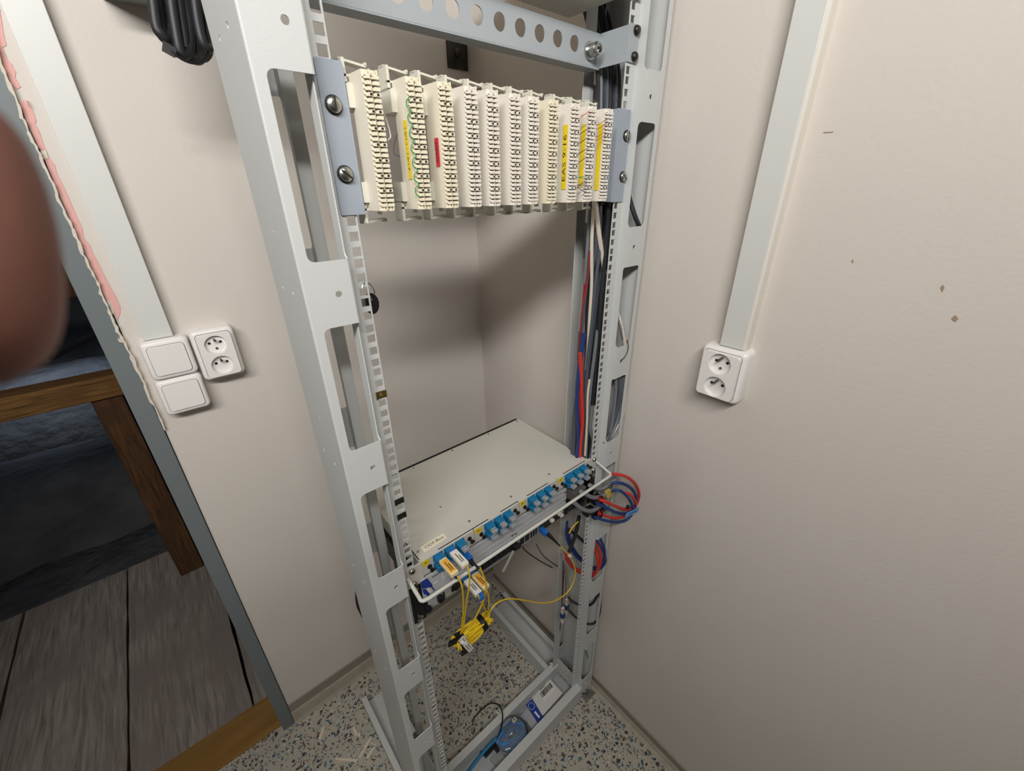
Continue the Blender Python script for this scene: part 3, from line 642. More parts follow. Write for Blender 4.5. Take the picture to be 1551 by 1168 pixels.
# ------------------------------------------------------------------ yellow fibre cords
def plug(root, x, z, y0, labm, boot=True):
    MB().cbox(x-6, x+6, y0-12, y0+6, z-4, z+4, 1).build('plug', PLUGB, root)
    if labm:
        o = MB().cbox(x-7, x+7, y0-40, y0-2, z-1, z+7, 1.2).build('label_clip', WHITE if labm is WHITE else mat('amber_clip', '#e8d9a8', .4), root)
        MB().box(x-5.6, x+5.6, y0-36, y0-6, z+7, z+7.4).build('paper_label', labm, o)
        for k, w_ in enumerate((22, 16)): MB().box(x-2.2+3.4*k, x-.8+3.4*k, y0-33, y0-33+w_, z+7.4, z+7.55).build('print_line', INK, o)
    if boot:
        MB().tube([(x, y0-10, z), (x, y0-30, z-1), (x, y0-44, z-3)], 4.2, 8, 4, taper=lambda t: 1-.6*t).build('boot', BLACK, root)
cA = thing('fibre_cord', 'yellow fibre cord with amber label clip, leftmost plug of the fibre box', 'cable', (-183, -45, -200), 'yellow fibre cords')
plug(cA, -183, -8, -16, ORLAB)
MB().tube([at(694,874,Y=-60), at(700,890,Y=-62), at(702,920,Y=-50), at(700,945,Y=-42), at(697,966,Y=-38)], 1.5, 8).build('cord', YEL, cA)
cB = thing('fibre_cord', 'yellow fibre cord with white label clip plugged into the fibre box', 'cable', (-161, -45, -200), 'yellow fibre cords')
plug(cB, -160.7, -7, -14, WHITE, False)
MB().tube([at(707,855,Y=-54), at(711,870,Y=-58), at(711,885,Y=-56), at(706,915,Y=-48), at(700,966,Y=-38)], 1.5, 8).build('cord', YEL, cB)
cC = thing('fibre_cord', 'yellow fibre cord with bare blue plug and long black boot', 'cable', (-139, -45, -200), 'yellow fibre cords')
MB().cbox(-145, -132, -34, -16, -31, -21, 1).build('plug', PLUGB, cC)
MB().tube([(-138.5, -32, -26), (-138, -46, -28), at(727,861,Y=-56)], 5, 8, 4, taper=lambda t: 1-.6*t).build('boot', BLACK, cC)
MB().tube([at(727,860,Y=-56), at(735,880,Y=-58), at(736,895,Y=-54), at(730,915,Y=-50), at(715,945,Y=-45), at(701,966,Y=-38)], 1.5, 8).build('cord', YEL, cC)
cD = thing('fibre_cord', 'yellow fibre cord with white label clip plugged into the slim unit', 'cable', (-144, -45, -200), 'yellow fibre cords')
plug(cD, -140, -92, -16, WHITE, False)
MB().cbox(-145, -135, -66, -55, -95, -86, 1).build('plug_tail', PLUGB, cD)
MB().tube([at(724,902,Y=-64), at(729,912,Y=-62), at(734,922,Y=-55), at(736,934,Y=-42)], 1.5, 8).build('cord', YEL, cD)
cE = thing('fibre_cord', 'yellow fibre cord with amber label clip plugged into the slim unit', 'cable', (-124, -45, -200), 'yellow fibre cords')
plug(cE, -121.5, -93, -14, ORLAB, False)
MB().tube([at(737,892,Y=-54), at(740,905,Y=-52), at(740,918,Y=-48), at(738,934,Y=-42)], 1.5, 8).build('cord', YEL, cE)
cF = thing('fibre_cord', 'long yellow fibre cord curving right from the coil to a black-booted blue plug', 'cable', (66, -15, -200), 'yellow fibre cords')
MB().cbox(57, 68, -24, -4, -113, -102, 1).build('plug', PLUGB, cF)
MB().tube([at(828,808,Y=-22), at(836,815,Y=-26), at(848,827,Y=-30)], 5.4, 8, 4, taper=lambda t: 1-.65*t).build('boot', BLACK, cF)
MB().tube([at(848,827,Y=-30), at(856,835,Y=-31), at(865,846,Y=-31), at(871,862,Y=-30), at(870,877,Y=-29), at(862,894,Y=-29), at(850,905,Y=-30), at(835,912,Y=-31), at(815,913,Y=-32), at(792,909,Y=-34), at(772,907,Y=-36), at(757,911,Y=-38), at(747,919,Y=-39), at(739,932,Y=-40)], 1.5, 8).build('cord', YEL, cF)
q = at(863, 842, Y=-31); MB().obox(q, (3.4, 0, -4.4), (0, 2.5, 0), (2.4, 0, 1.8)).build('splice_sleeve', WHITE, cF)
coil = thing('fibre_coil', 'bundle of coiled yellow fibre cord hanging with black ties and a white tag', 'cable coil', (-150, -40, -260))
cu_, cv_ = at(691, 977, Y=-40), at(739, 936, Y=-40)
A = Vector(cu_); B = Vector(cv_); ax = (B-A)/2; c0_ = (A+B)/2; nrm = Vector((0, 1, 0)); side = ax.normalized().cross(nrm)
random.seed(11)
for k in range(20):
    w_ = 13 + random.uniform(-4, 5); ln = 1.0 + random.uniform(-.09, .09); off = Vector((random.uniform(-3, 3), random.uniform(-9, 9), random.uniform(-3, 3)))
    pts = []
    for j in range(12):
        a = 2*math.pi*j/12; e = 1.0
        sx = math.cos(a); sy = math.sin(a)
        pts.append(c0_ + off + ax*ln*(abs(sx)**.7*(1 if sx > 0 else -1)) + side*w_*sy*(.55+.45*abs(sy)) + nrm*(4*math.sin(a*2+k)))
    MB().tube(pts, 1.8, 7, 5, closed=True).build('cord_loop', YEL, coil)
def strap(c, d, r1, r2, wdt, nm='tie'):
    d = Vector(d).normalized(); s_ = d.cross(nrm).normalized(); pts_o = []; mb = MB(); N = 18; vs = []
    for h in (-1, 1):
        for rr in (0, 1.2):
            for k in range(N):
                a = 2*math.pi*k/N; vs.append(Vector(c) + d*h*wdt/2 + s_*(r1+rr)*math.cos(a) + nrm*(r2+rr)*math.sin(a))
    fs = []
    for k in range(N):
        j = (k+1) % N; fs += [(k, j, N+j, N+k), (2*N+k, 3*N+k, 3*N+j, 2*N+j), (N+k, N+j, 3*N+j, 3*N+k), (k, 2*N+k, 2*N+j, j)]
    mb.add(vs, fs, True); return mb
strap(at(729, 944, Y=-40) , ax, 15, 15, 11).build('tie', BLACK, coil)
strap(at(698, 971, Y=-40), ax, 17, 16, 14).build('tie', BLACK, coil)
q = Vector(at(686, 973, Y=-48)); MB().obox(q, (8, 0, -3), (0, 2, 0), (2, 0, 5)).build('tie_end', BLACK, coil)
q = Vector(at(704, 988, Y=-52)); MB().obox(q, (7, 0, -2), (0, 2, 0), (1, 0, 4)).build('tie_end', BLACK, coil)
a = Vector(at(698, 967, Y=-58)); b = Vector(at(714, 985, Y=-58)); d = (b-a).normalized(); n = Vector((d.z, 0, -d.x))
tgo = MB().obox((a+b)/2, (b-a)/2, (0, .4, 0), n*5.5).build('paper_tag', WHITE, coil)
for k in (-1, 1): MB().obox((a+b)/2 + n*k*2 - Vector((0, .6, 0)), (b-a)*.4, (0, .1, 0), n*.5).build('print_line', INK, tgo)
MB().tube([at(704,965,Y=-50), at(699,972,Y=-58), at(706,975,Y=-60)], 3.5, 8, 5).build('tag_sleeve', WHITE, coil)
# ------------------------------------------------------------------ cables in the right upright
def cable(m, r, pts, label, Y=45, group='cables running down the right upright', name='cable'):
    return tag(MB().tube([at(p[0], p[1], Y=(p[2] if len(p) > 2 else Y)) for p in pts], r, 8, 6).build(name, m), label, 'cable', group)
G1 = 'cables running down the right upright'
Yd = 50
# top black bundle entering behind the frame
for k in range(8):
    u1 = 905+4.6*k; u2 = 893+3.3*k; d = Yd-8+4*(k % 3)
    cable((BLACKC, GREYC, BLACKC, SLATE, BLACKC, BLACKC, SLATE, BLACKC)[k], 3.4, [(u1-40, -60, 112), (u1-16, 30, 98), (u1-1, 100, 66), (u1, 165, d), (u1-2, 230, d), (u2+8, 310, d), (u2+2, 360, d), (u2-4, 430, d), (u2-11, 520, d), (u2-16, 600, d), (u2-21, 690, d), (u2-24, 735, d)],
          'dark cable %s from the left where the bundle drops behind the terminal strips' % ('first', 'second', 'third', 'fourth', 'fifth', 'sixth', 'seventh', 'last')[k], d, 'black bundle in the right upright')
for k in range(7):
    f = (k+.5)/7; m_ = (SLATE, BLACKC, GREYC, SLATE, BLACKC, GREYC, BLACKC)[k]; d = 34 + (k*5) % 9
    e = lambda v, a, b: (a+(b-a)*f+1.5*math.sin(v*.02+k*2), v)
    cable(m_, 3.3, [e(310, 896, 926), e(400, 888, 918), e(500, 879, 911), e(600, 872, 902), e(700, 865, 893), e(742, 863, 890)],
          'back-row cable in the right upright, %s counted from the rear strip' % ('first', 'second', 'third', 'fourth', 'fifth', 'sixth', 'seventh')[k], d, 'back row of cables in the right upright')
cable(GREYC, 3.2, [(899, 200), (893, 320), (888, 400), (884, 470), (882, 560), (872, 640), (868, 700), (866, 760)], 'grey cable at the left edge of the upright', 38)
cable(DRED, 1.6, [(893, 380), (892, 393), (889, 430), (882, 470), (879, 510), (877, 560), (876, 640)], 'thin dark red cable ending in a cut tip, left of the ivory ones', 30)
cable(IVORY, 3.2, [(905, 240), (898, 330), (896, 380), (896, 430), (893, 480), (890, 540), (888, 560)], 'slim ivory cable behind the rear strip side', 28)
cable(SLATE, 3.6, [(912, 240), (904, 330), (903, 380), (905, 430), (900, 480), (893, 540), (888, 600), (884, 690), (880, 740)], 'slate blue cable left of the centre of the bundle', 30)
cable(SLATE, 3.4, [(914, 240), (909, 330), (908, 380), (903, 420), (897, 480), (891, 540), (886, 600), (884, 640), (882, 700)], 'second slate blue cable beside the black ones', 24)
cable(IVORY, 4.4, [(900, 290), (906, 345), (911, 380), (914, 400), (921, 436), (930, 462, 14), (939, 488, -8), (948, 528, -14)], 'thick ivory cable crossing the bundle diagonally to the right', 22)
cable(BLACKC, 4.0, [(925, 240), (920, 340), (916, 400), (911, 450), (907, 500), (902, 560), (897, 620), (893, 700), (890, 745)], 'black cable nearest the front rail', 16)
cable(BLACKC, 4.0, [(929, 240), (925, 340), (920, 400), (916, 450), (911, 500), (906, 560), (901, 620), (896, 700), (893, 745)], 'second black cable against the front rail', 20)
cable(GREYC, 3.8, [(905, 500), (900, 540), (895, 580), (890, 640), (887, 700), (886, 745)], 'mid grey cable beside the red one, lower half', 18)
cable(RED, 4.0, [(879, 535), (880, 560), (881, 600), (882, 640), (879, 680), (877, 740)], 'bright red cable above the fibre box', 20, name='cable')
cable(RED, 3.6, [(878, 545), (877, 580), (879, 620), (880, 660), (876, 700), (872, 740)], 'second bright red cable above the fibre box', 26, name='cable')
cable(BLUE, 4.2, [(884, 505), (880, 540), (875, 580), (874, 620), (876, 660), (873, 700), (870, 740)], 'dark blue cable left of the red ones', 24)
cable(SLATE, 3.6, [(886, 450), (883, 500), (879, 560), (871, 620), (868, 660), (866, 700)], 'slate cable at the left edge beside the blue one', 40)
cable(IVORY, 2.6, [(893, 575), (890, 600), (889, 640), (886, 690)], 'short ivory cable end between grey cables', 14)
cable(DRED, 1.7, [(886, 430), (882, 470), (878, 520), (877, 545)], 'dark red cable beside the rear strip', 34)
for k in range(3): cable((GREYC, IVORY, GREYC)[k], 3.6, [(897+k*3, 615), (894+k*3, 650), (898+k*2, 670), (893+k*3, 700), (890+k*3, 735)], ('tangled grey cable behind the front rail, nearest the red ones', 'tangled ivory cable end behind the front rail just above the fibre box', 'tangled grey cable pressed against the front rail above the fibre box')[k], 10+4*k, 'tangled cables behind the front rail')
# cables seen through the slots of the upright face
def scable(m, r, pts, label, Y=-12):
    Y = -12 if Y > 0 else Y
    return tag(MB().tube([at(p[0], p[1], Y=(p[2] if len(p) > 2 else Y)) for p in pts], r, 8, 6).build('cable', m), label, 'cable')
scable(BLACKC, 4.2, [(943, 262, 20), (952, 295, 6), (961, 325, -8), (969, 345, -14), (973, 357, -12)], 'black cable crossing the second slot of the right upright')
scable(GREYC, 2.6, [(932, 462, 10), (939, 492, -10), (947, 530)], 'thin grey cable beside the ivory one in the third slot', 10)
scable(GREYC, 3.6, [(931, 562), (933, 582), (931, 610), (927, 640), (921, 668)], 'grey cable curving inside the fourth slot, left', 12)
scable(SLATE, 3.8, [(936, 555), (938, 580), (937, 605), (932, 630), (922, 660), (915, 672)], 'slate cable curving inside the fourth slot, middle', 10)
scable(GREYC, 3.8, [(945, 560), (944, 590), (941, 615), (934, 640), (924, 662), (916, 675)], 'grey cable curving inside the fourth slot, outer', 14)
scable(IVORY, 2.4, [(948, 570), (948, 600), (945, 625), (936, 645), (925, 663)], 'ivory cable following the outer curve in the fourth slot', 12)
tag(MB().tube([at(949,515,Y=-10), at(951,519,Y=-24), at(951,530,Y=-27), at(946,541,Y=-27), at(940,546,Y=-25)], .9, 6).build('cable_tie_tail', BLACK), 'black cable tie end poking out over the right upright', 'cable tie')
# ------------------------------------------------------------------ splice mess at the right of the units
clump = thing('cable_clamp_block', 'black cable clamps gathered beside the slim unit at the right rail', 'clamp', (200, -30, -150))
random.seed(5)
for (u, v, Y, a, b, c) in ((905, 757, -20, 22, 14, 7), (893, 775, -22, 20, 12, 8), (912, 771, -24, 16, 12, 8), (884, 752, -18, 14, 10, 7), (925, 745, -14, 14, 8, 5), (905, 781, -20, 20, 10, 5), (880, 763, -22, 12, 10, 6), (893, 742, -12, 24, 10, 5)):
    q = at(u, v, Y=Y); MB().cbox(q[0]-a/1.4, q[0]+a/1.4, q[1]-b/2, q[1]+b, q[2]-c, q[2]+c, 3).build('clamp_body', BLACK, clump)
for (pts, m, r) in (([(893, 735), (910, 741), (930, 728), (935, 722)], GREYC, 4.5), ([(880, 745), (900, 754), (920, 748), (930, 740)], GREYC, 5), ([(868, 760), (880, 770), (895, 774), (908, 768)], GREYC, 5)):
    MB().tube([at(u, v, Y=-30) for u, v in pts], r, 10, 6).build('grey_conduit', mat('grey_conduit', '#85878c', .45), clump)
q = at(922, 748, Y=-34); MB().cbox(q[0]-8, q[0]+8, q[1]-6, q[1]+8, q[2]-8, q[2]+8, 1).build('yellow_connector', mat('dull_yellow', '#c9b25a', .5), clump)
for u, v in ((908, 756), (907, 778)):
    q = at(u, v, Y=-42); o = MB().lathe([(8.5, 0), (8.5, 6), (7, 8)], q, (.6, -.5, -.2), 14).build('black_collar', BLACK, clump); MB().lathe([(7.4, 0), (7.4, 8.6), (5, 10.5)], q, (.6, -.5, -.2), 14).build('red_end_cap', RED, clump)
GL = 'red and blue loops beside the right upright'
def loop(m, r, pts, label, name='patch_cable'):
    return tag(MB().tube([at(p[0], p[1], Y=p[2]) for p in pts], r, 10, 7).build(name, m), label, 'cable', GL)
loop(RED, 3.6, [(908, 757, -46), (920, 761, -58), (935, 768, -66), (950, 772, -70), (962, 766, -74), (968, 752, -76), (965, 738, -76), (956, 727, -72), (943, 720, -62), (928, 718, -50)], 'outer red cable loop standing out from the right upright')
loop(BLUE, 3.6, [(903, 762, -44), (920, 770, -58), (935, 777, -66), (948, 778, -70), (960, 769, -74), (964, 755, -76), (958, 742, -74), (947, 734, -68), (935, 731, -58), (925, 733, -48)], 'middle blue cable loop inside the outer red one')
loop(RED, 3.2, [(908, 778, -46), (925, 784, -58), (940, 784, -66), (955, 777, -70), (963, 766, -76), (960, 755, -78), (952, 748, -74), (944, 746, -66)], 'lower red cable of the loops with a red end cap')
loop(BLUE, 3.4, [(900, 783, -42), (915, 788, -56), (932, 791, -66), (948, 788, -70), (958, 776, -76), (956, 762, -78), (948, 750, -74), (938, 743, -64), (926, 743, -50)], 'lowest blue cable of the loops')
a = Vector(at(948, 781, Y=-84)); b = Vector(at(967, 772, Y=-84)); d = (b-a).normalized(); n = Vector((d.z, 0, -d.x))
tg = thing('blue_flag_label', 'light blue flag label wrapped round the red and blue loops', 'label', (a.x, a.y, a.z-5))
MB().obox((a+b)/2, (b-a)/2, (0, .6, 0), n*6.5).build('flag', LBLUE, tg)
MB().obox((a+b)/2 - Vector((0, .9, 0)), (b-a)*.3, (0, .1, 0), n*1.2).build('print_line', BLUE, tg)
q = at(951, 768, Y=-78); tag(MB().lathe([(3, -4), (4.5, -2), (4.5, 3), (2.5, 5)], q, (.3, -.3, 1), 10).build('cable_tie_knot', BLACK), 'black tie knot inside the red and blue loops', 'cable tie')
# coil hanging inside the upright below
GC = 'red and blue cables coiled inside the right upright'
def loop2(m, r, pts, label):
    return tag(MB().tube([at(p[0], p[1], Y=p[2]) for p in pts], r, 10, 7).build('patch_cable', m), label, 'cable', GC)
loop2(BLUE, 3.4, [(859, 790, 40), (858, 810, 40), (864, 830, 36), (876, 846, 30), (893, 857, 10), (905, 859, -14), (914, 848, -26), (916, 834, -28), (910, 818, -22), (903, 806, -8)], 'blue cable sweeping down and back up through the fifth slot, upper')
loop2(BLUE, 3.4, [(861, 800, 44), (864, 820, 40), (872, 836, 36), (884, 850, 30), (897, 861, 6), (908, 862, -16), (917, 850, -26), (914, 836, -26), (906, 822, -18), (901, 810, -6)], 'blue cable sweeping down and back up through the fifth slot, lower')
loop2(RED, 3.8, [(856, 838, 44), (862, 850, 40), (872, 861, 34), (886, 868, 12), (899, 869, -14), (907, 860, -24), (910, 846, -26), (907, 830, -20), (900, 815, -6)], 'red cable bulging out of the fifth slot')
loop2(RED, 3.6, [(857, 845, 48), (864, 856, 42), (876, 866, 34), (890, 872, 8), (899, 872, -16), (905, 862, -24), (905, 846, -20), (901, 830, -8)], 'second red cable lying under the first in the fifth slot')
cable(BLACKC, 5, [(877, 782), (874, 800), (868, 820), (862, 836)], 'thick black cable running down from the clamps', 25, 'black cables below the clamps')
cable(BLACKC, 4, [(862, 803), (876, 813), (890, 828), (902, 846), (905, 860)], 'black cable crossing behind the coiled loops', 30, 'black cables below the clamps')
cable(BLACKC, 3.6, [(861, 905), (868, 912), (878, 916), (892, 917), (900, 911, -8), (906, 897, -14), (907, 886, -14)], 'black cable loop in the sixth slot, upper run', 8, 'black cable loops in the sixth slot')
cable(BLACKC, 3.6, [(861, 924), (872, 935), (886, 944), (898, 945, -8), (906, 935, -14), (909, 918, -14), (907, 890, -14)], 'black cable loop in the sixth slot, lower run', 8, 'black cable loops in the sixth slot')
cable(YEL, 1.6, [(866, 800), (862, 808), (868, 798), (876, 790)], 'short yellow-green wire by the clamps', 20)
cable(mat('ground_wire', '#8f9a3c', .5), 1.6, [(860, 860), (861, 890), (865, 915), (870, 935)], 'green-yellow earth wire behind the rear strip', 40)
cable(GREYC, 1.6, [(856, 862), (857, 890), (856, 915), (858, 930)], 'thin grey lead hanging in the lower upright', 50)
cable(BLACKC, 1.4, [(853, 850), (852, 890), (850, 930), (848, 955)], 'thin black lead hanging in the lower upright', 50)
cable(DRED, 1.2, [(855, 855), (853, 890), (851, 920), (849, 940)], 'thin dark red lead hanging in the lower upright', 54)
for (u, v, lb) in ((858, 919, 'loose fibre plug with blue body hanging in the lower upright, upper'), (852, 932, 'loose fibre plug with blue body hanging in the lower upright, lower')):
    t = thing('loose_plug', lb, 'plug', (at(u, v, Y=44)[0], 44, at(u, v, Y=44)[2]-40)); q = Vector(at(u, v, Y=44))
    MB().cbox(q.x-6, q.x+6, 38, 50, q.z-9, q.z+9, 1.5).build('plug_body', BLUE, t); MB().cbox(q.x-4.5, q.x+4.5, 40, 48, q.z+9, q.z+34, 1.5).build('plug_sleeve', IVORY, t); MB().cbox(q.x-3.5, q.x+5, 40, 48, q.z-34, q.z-9, 1.5).build('dust_cap', WHITE, t)
tag(MB().tube([at(882, 973, Y=-4), at(888, 988, Y=0), at(891, 1002, Y=2), at(890, 1010, Y=2)], 1.8, 8).build('earth_wire', GREENC), 'green earth wire curving in the lowest slot of the right upright', 'wire')
tag(MB().tube([at(848,866,Y=200), at(820,851,Y=190), at(798,836,Y=150), at(790,826,Y=110)], 2, 8).build('rear_lead', BLACKC), 'thin dark lead behind the slim unit near the rear strip', 'cable')
tag(MB().tube([at(850,862,Y=150), at(830,848,Y=130), at(820,838,Y=110), at(812,824,Y=100)], 2, 8).build('rear_lead', GREYC), 'thin grey lead behind the slim unit, nearer the front', 'cable')
# ------------------------------------------------------------------ things lying in the base tray
zt = -973
def tray_pt(u, v, z=-950): return at(u, v, Z=z)
def quadbox(name, pxs, zt_, zb_, m, parent=None):
    a = [at(u, v, Z=zt_) for u, v in pxs]; n = len(a); mb = MB()
    vs = [(p[0], p[1], zb_) for p in a] + a
    mb.add(vs, [tuple(range(n-1, -1, -1)), tuple(range(n, 2*n))] + [(i, (i+1) % n, n+(i+1) % n, n+i) for i in range(n)])
    return mb.build(name, m, parent)
t = thing('small_carton', 'white carton with a barcode label lying between the base rails', 'box', (165, 55, zt))
GREYB = mat('white_carton', '#cfcdcb', .6)
quadbox('carton', [(802, 1050), (827, 1021), (852, 1050), (822, 1084)], -948, zt, GREYB, t)
lb = quadbox('barcode_label', [(811, 1042), (828, 1026), (841, 1044), (824, 1062)], -947.6, -948, WHITE, t)
aa = Vector(at(822, 1057, Z=-947)); bb = Vector(at(837, 1041, Z=-947)); up_ = Vector(at(815, 1046, Z=-947))-aa
random.seed(2)
k = 0.
while k < 1: 
    wd = random.choice((.012, .02, .03)); c = aa.lerp(bb, k+.0); MB().obox(c + up_*.32, (bb-aa)*wd, up_*.32, (0, 0, .15)).build('bar_line', INK, lb); k += wd*2 + random.choice((.02, .035))
for k, (f, l) in enumerate(((.85, .5), (1.0, .35), (1.12, .6))): MB().obox(aa + up_*f + (bb-aa)*(.1+l/2), (bb-aa)*l/2, up_*.03, (0, 0, .15)).build('print_line', INK, lb)
t = thing('blue_packet', 'plastic packet with a deep blue printed band beside the barcode carton', 'packet', (105, 50, zt))
quadbox('packet', [(788, 1085), (803, 1066), (828, 1090), (812, 1110)], -956, zt, mat('packet_white', '#a6a8ae', .25), t)
bl = quadbox('blue_band', [(795, 1065), (806, 1060), (825, 1085), (815, 1096)], -953, -955, NAVY, t)
a = Vector(at(803, 1068, Z=-952.6)); 
MB().tube([at(800,1068,Z=-952), at(805,1064,Z=-952), at(810,1070,Z=-952), at(806,1075,Z=-952), at(801,1072,Z=-952), at(800,1068,Z=-952)], .5, 6).build('print_outline', WHITE, bl)
quadbox('print_block', [(809, 1079), (811, 1077), (818, 1086), (816, 1088)], -952.4, -953, WHITE, bl)
bag = thing('cable_bag', 'clear bag of coiled blue patch cable lying between the base rails', 'bag of cable', (10, 40, zt))
BL2 = mat('bright_blue_cable', '#2f8fe0', .4); random.seed(9)
for k in range(9):
    cx, cy = at(778+random.uniform(-4, 4), 1114+random.uniform(-4, 4), Z=-955)[:2]; rx = 30+random.uniform(-5, 14); ry = 24+random.uniform(-5, 7); th = random.uniform(0, .6)
    MB().tube([(cx+rx*math.cos(a+th), cy+ry*math.sin(a), -966+2.4*k+2*math.sin(3*a+k)) for a in [2*math.pi*j/10 for j in range(10)]], 2.6, 8, 5, closed=True).build('cable_loop', BL2, bag)
bm = bmesh.new(); bmesh.ops.create_uvsphere(bm, u_segments=24, v_segments=14, radius=1)
cx, cy = at(778, 1112, Z=-950)[:2]
mb = MB(); mb.frombm(bm, Matrix.Translation((cx, cy, -956)) @ Matrix.Diagonal((54, 37, 15, 1)), True)
random.seed(4); mb.v = [(x+random.uniform(-1.5, 1.5), y+random.uniform(-1.5, 1.5), max(z+random.uniform(-2.4, 2.4), zt+.5)) for x, y, z in mb.v]
mb.build('bag_film', TRAP, bag)
tcord = thing('tied_blue_cord', 'straight teal blue cable lying along the base tray at the left', 'cable', (-60, 40, zt))
MB().tube([at(751, 1120, Z=-950), at(738, 1133, Z=-955), at(722, 1152, Z=-958), at(705, 1175, Z=-960)], 5, 10).build('cable', mat('teal_cable', '#2a7ba5', .4), tcord)
MB().tube([at(752, 1118, Z=-948), at(736, 1136, Z=-950), at(718, 1158, Z=-952), at(704, 1178, Z=-955)], 3.4, 10).build('cable', mat('teal_cable', '#2a7ba5', .4), tcord)
t = thing('black_adapter', 'black plastic part under the teal cable in the base tray', 'part', (-50, 55, zt))
quadbox('block', [(724, 1135), (738, 1118), (752, 1128), (736, 1146)], -960, zt, BLACK, t)
quadbox('block', [(742, 1122), (746, 1116), (757, 1136), (753, 1142)], -962, zt, BLACK, t)
quadbox('pale_tab', [(733, 1119), (737, 1115), (742, 1121), (738, 1125)], -958, -960, WHITE, t)
quadbox('pale_tab', [(726, 1131), (730, 1128), (734, 1132), (730, 1136)], -958, -960, WHITE, t)
bcord = thing('black_jumper', 'thin black jumper cable with white connectors looping over the rear base rail', 'cable', (0, 90, -900))
MB().tube([at(714, 1094, Z=-978), at(722, 1083, Z=-965), at(734, 1071, Z=-940), at(745, 1065, Z=-905), at(756, 1069, Z=-890), at(761, 1082, Z=-895), at(760, 1098, Z=-915), at(756, 1112, Z=-940), at(753, 1120, Z=-950)], 2.1, 8, 7).build('cord', BLACK, bcord)
MB().tube([at(757, 1100, Z=-925), at(764, 1092, Z=-920), at(772, 1086, Z=-915), at(786, 1087, Z=-915), at(796, 1097, Z=-925), at(799, 1112, Z=-945)], 2.1, 8, 7).build('cord', BLACK, bcord)
for u, v, z in ((711, 1096, -976), (755, 1078, -888), (779, 1091, -910)):
    q = at(u, v, Z=z); MB().cbox(q[0]-7, q[0]+7, q[1]-5, q[1]+5, q[2]-5, q[2]+4, 1).build('white_connector', mat('off_white', '#c9c5b8', .45), bcord); MB().box(q[0]-3.5, q[0]+3.5, q[1]-2.6, q[1]+2.6, q[2]+4, q[2]+4.4).build('connector_mouth', GREYC, bcord)
tag(MB().tube([at(705, 1103, Z=-983), at(708, 1109, Z=-982), at(710, 1117, Z=-983)], 1.6, 6).build('wire_scrap', IVORY), 'small ivory wire scrap on the floor behind the rear base rail', 'wire scrap')
tag(quadbox('clear_sleeve', [(742, 1150), (752, 1136), (770, 1148), (758, 1168)], -964, zt, mat('grey_film', '#8d9093', .2), None), 'grey plastic sleeve lying in the base tray beside the teal cable', 'sleeve')
# offcuts of duct on the floor at the left
def scrap(name, pxs, label, h=2.5): return tag(quadbox(name, pxs, -ZF+h, -ZF, mat('cream_offcut', '#d8cdb8', .5)), label, 'offcut')
scrap('plastic_offcut', [(482, 1119), (489, 1100), (492, 1102), (486, 1121)], 'cream strip offcut lying farthest left on the speckled floor')
scrap('plastic_offcut', [(508, 1148), (508, 1151), (540, 1154), (542, 1150)], 'cream strip offcut lying level at the bottom left of the rack foot')
scrap('plastic_offcut', [(543, 1147), (561, 1115), (563, 1117), (546, 1148)], 'long cream strip offcut slanting beside the left rack foot')
scrap('plastic_offcut', [(554, 1148), (566, 1130), (568, 1132), (557, 1150)], 'short cream strip offcut parallel to the long one')
scrap('plastic_offcut', [(559, 1123), (561, 1123), (569, 1128), (568, 1130)], 'tiny cream sliver between the two slanting offcuts')
scrap('plastic_chip', [(534, 1102), (537, 1101), (542, 1110), (539, 1116), (536, 1110)], 'leaf-shaped cream chip on the floor left of the rack foot', 4)
scrap('plastic_chip', [(541, 1112), (545, 1110), (546, 1115), (543, 1117)], 'small square cream chip beside the leaf-shaped chip', 4)
scrap('plastic_offcut', [(447, 1120), (452, 1117), (453, 1118), (448, 1121)], 'tiny cream chip near the threshold')
# ================================================================== WALL FITTINGS
def duct(nm, ax0, ax1, z0, z1, wall, label, dep=20):
    t = thing(nm, label, 'cable duct', ((ax0+ax1)/2, YB-5, z0) if wall == 'b' else (XR-5, (ax0+ax1)/2, z0))
    if wall == 'b':
        MB().box(ax0+1, ax1-1, YB-dep+3, YB, z0, z1).build('duct_base', CONDM, t); MB().cbox(ax0, ax1, YB-dep, YB-dep+9, z0, z1, 1).build('duct_cover', CONDM, t)
    else:
        MB().box(XR-dep+3, XR, ax0-4, ax1+1, z0, z1).build('duct_base', CREAM3, t); MB().cbox(XR-dep, XR-dep+9, ax0, ax1, z0, z1, 1).build('duct_cover', CONDM, t)
duct('cable_duct', -463, -418, 309, CEIL, 'b', 'white plastic cable duct running up the back wall beside the doorway')
duct('cable_duct', -232, -194, 306, CEIL, 'r', 'white plastic cable duct running up the right wall above the socket', 24)
def wpt(wall, a, d, z): return (a, YB-d, z) if wall == 'b' else (XR-d, a, z)
def frame_box(root, wall, a0, a1, z0, z1, dep, r=9, name='housing'):
    """rounded housing built of stacked rounded rectangles, tapering to the front"""
    rings = []
    for d, ins, rr in ((0, 0, r), (dep*.6, 0, r), (dep*.85, .8, r), (dep*.96, 2.5, r), (dep, 5, r-2)):
        rings.append([wpt(wall, p[0], d, p[1]) for p in rrect(a0+ins, a1-ins, z0+ins, z1-ins, max(rr-ins*.3, 2), 5)])
    n = len(rings[0]); mb = MB(); vs = [p for rg in rings for p in rg]
    fs = [(i*n+k, i*n+(k+1) % n, (i+1)*n+(k+1) % n, (i+1)*n+k) for i in range(len(rings)-1) for k in range(n)]; mb.add(vs, fs, True)
    mb.add(rings[-1], [tuple(range(n))])
    return mb.build(name, PLASTW, root)
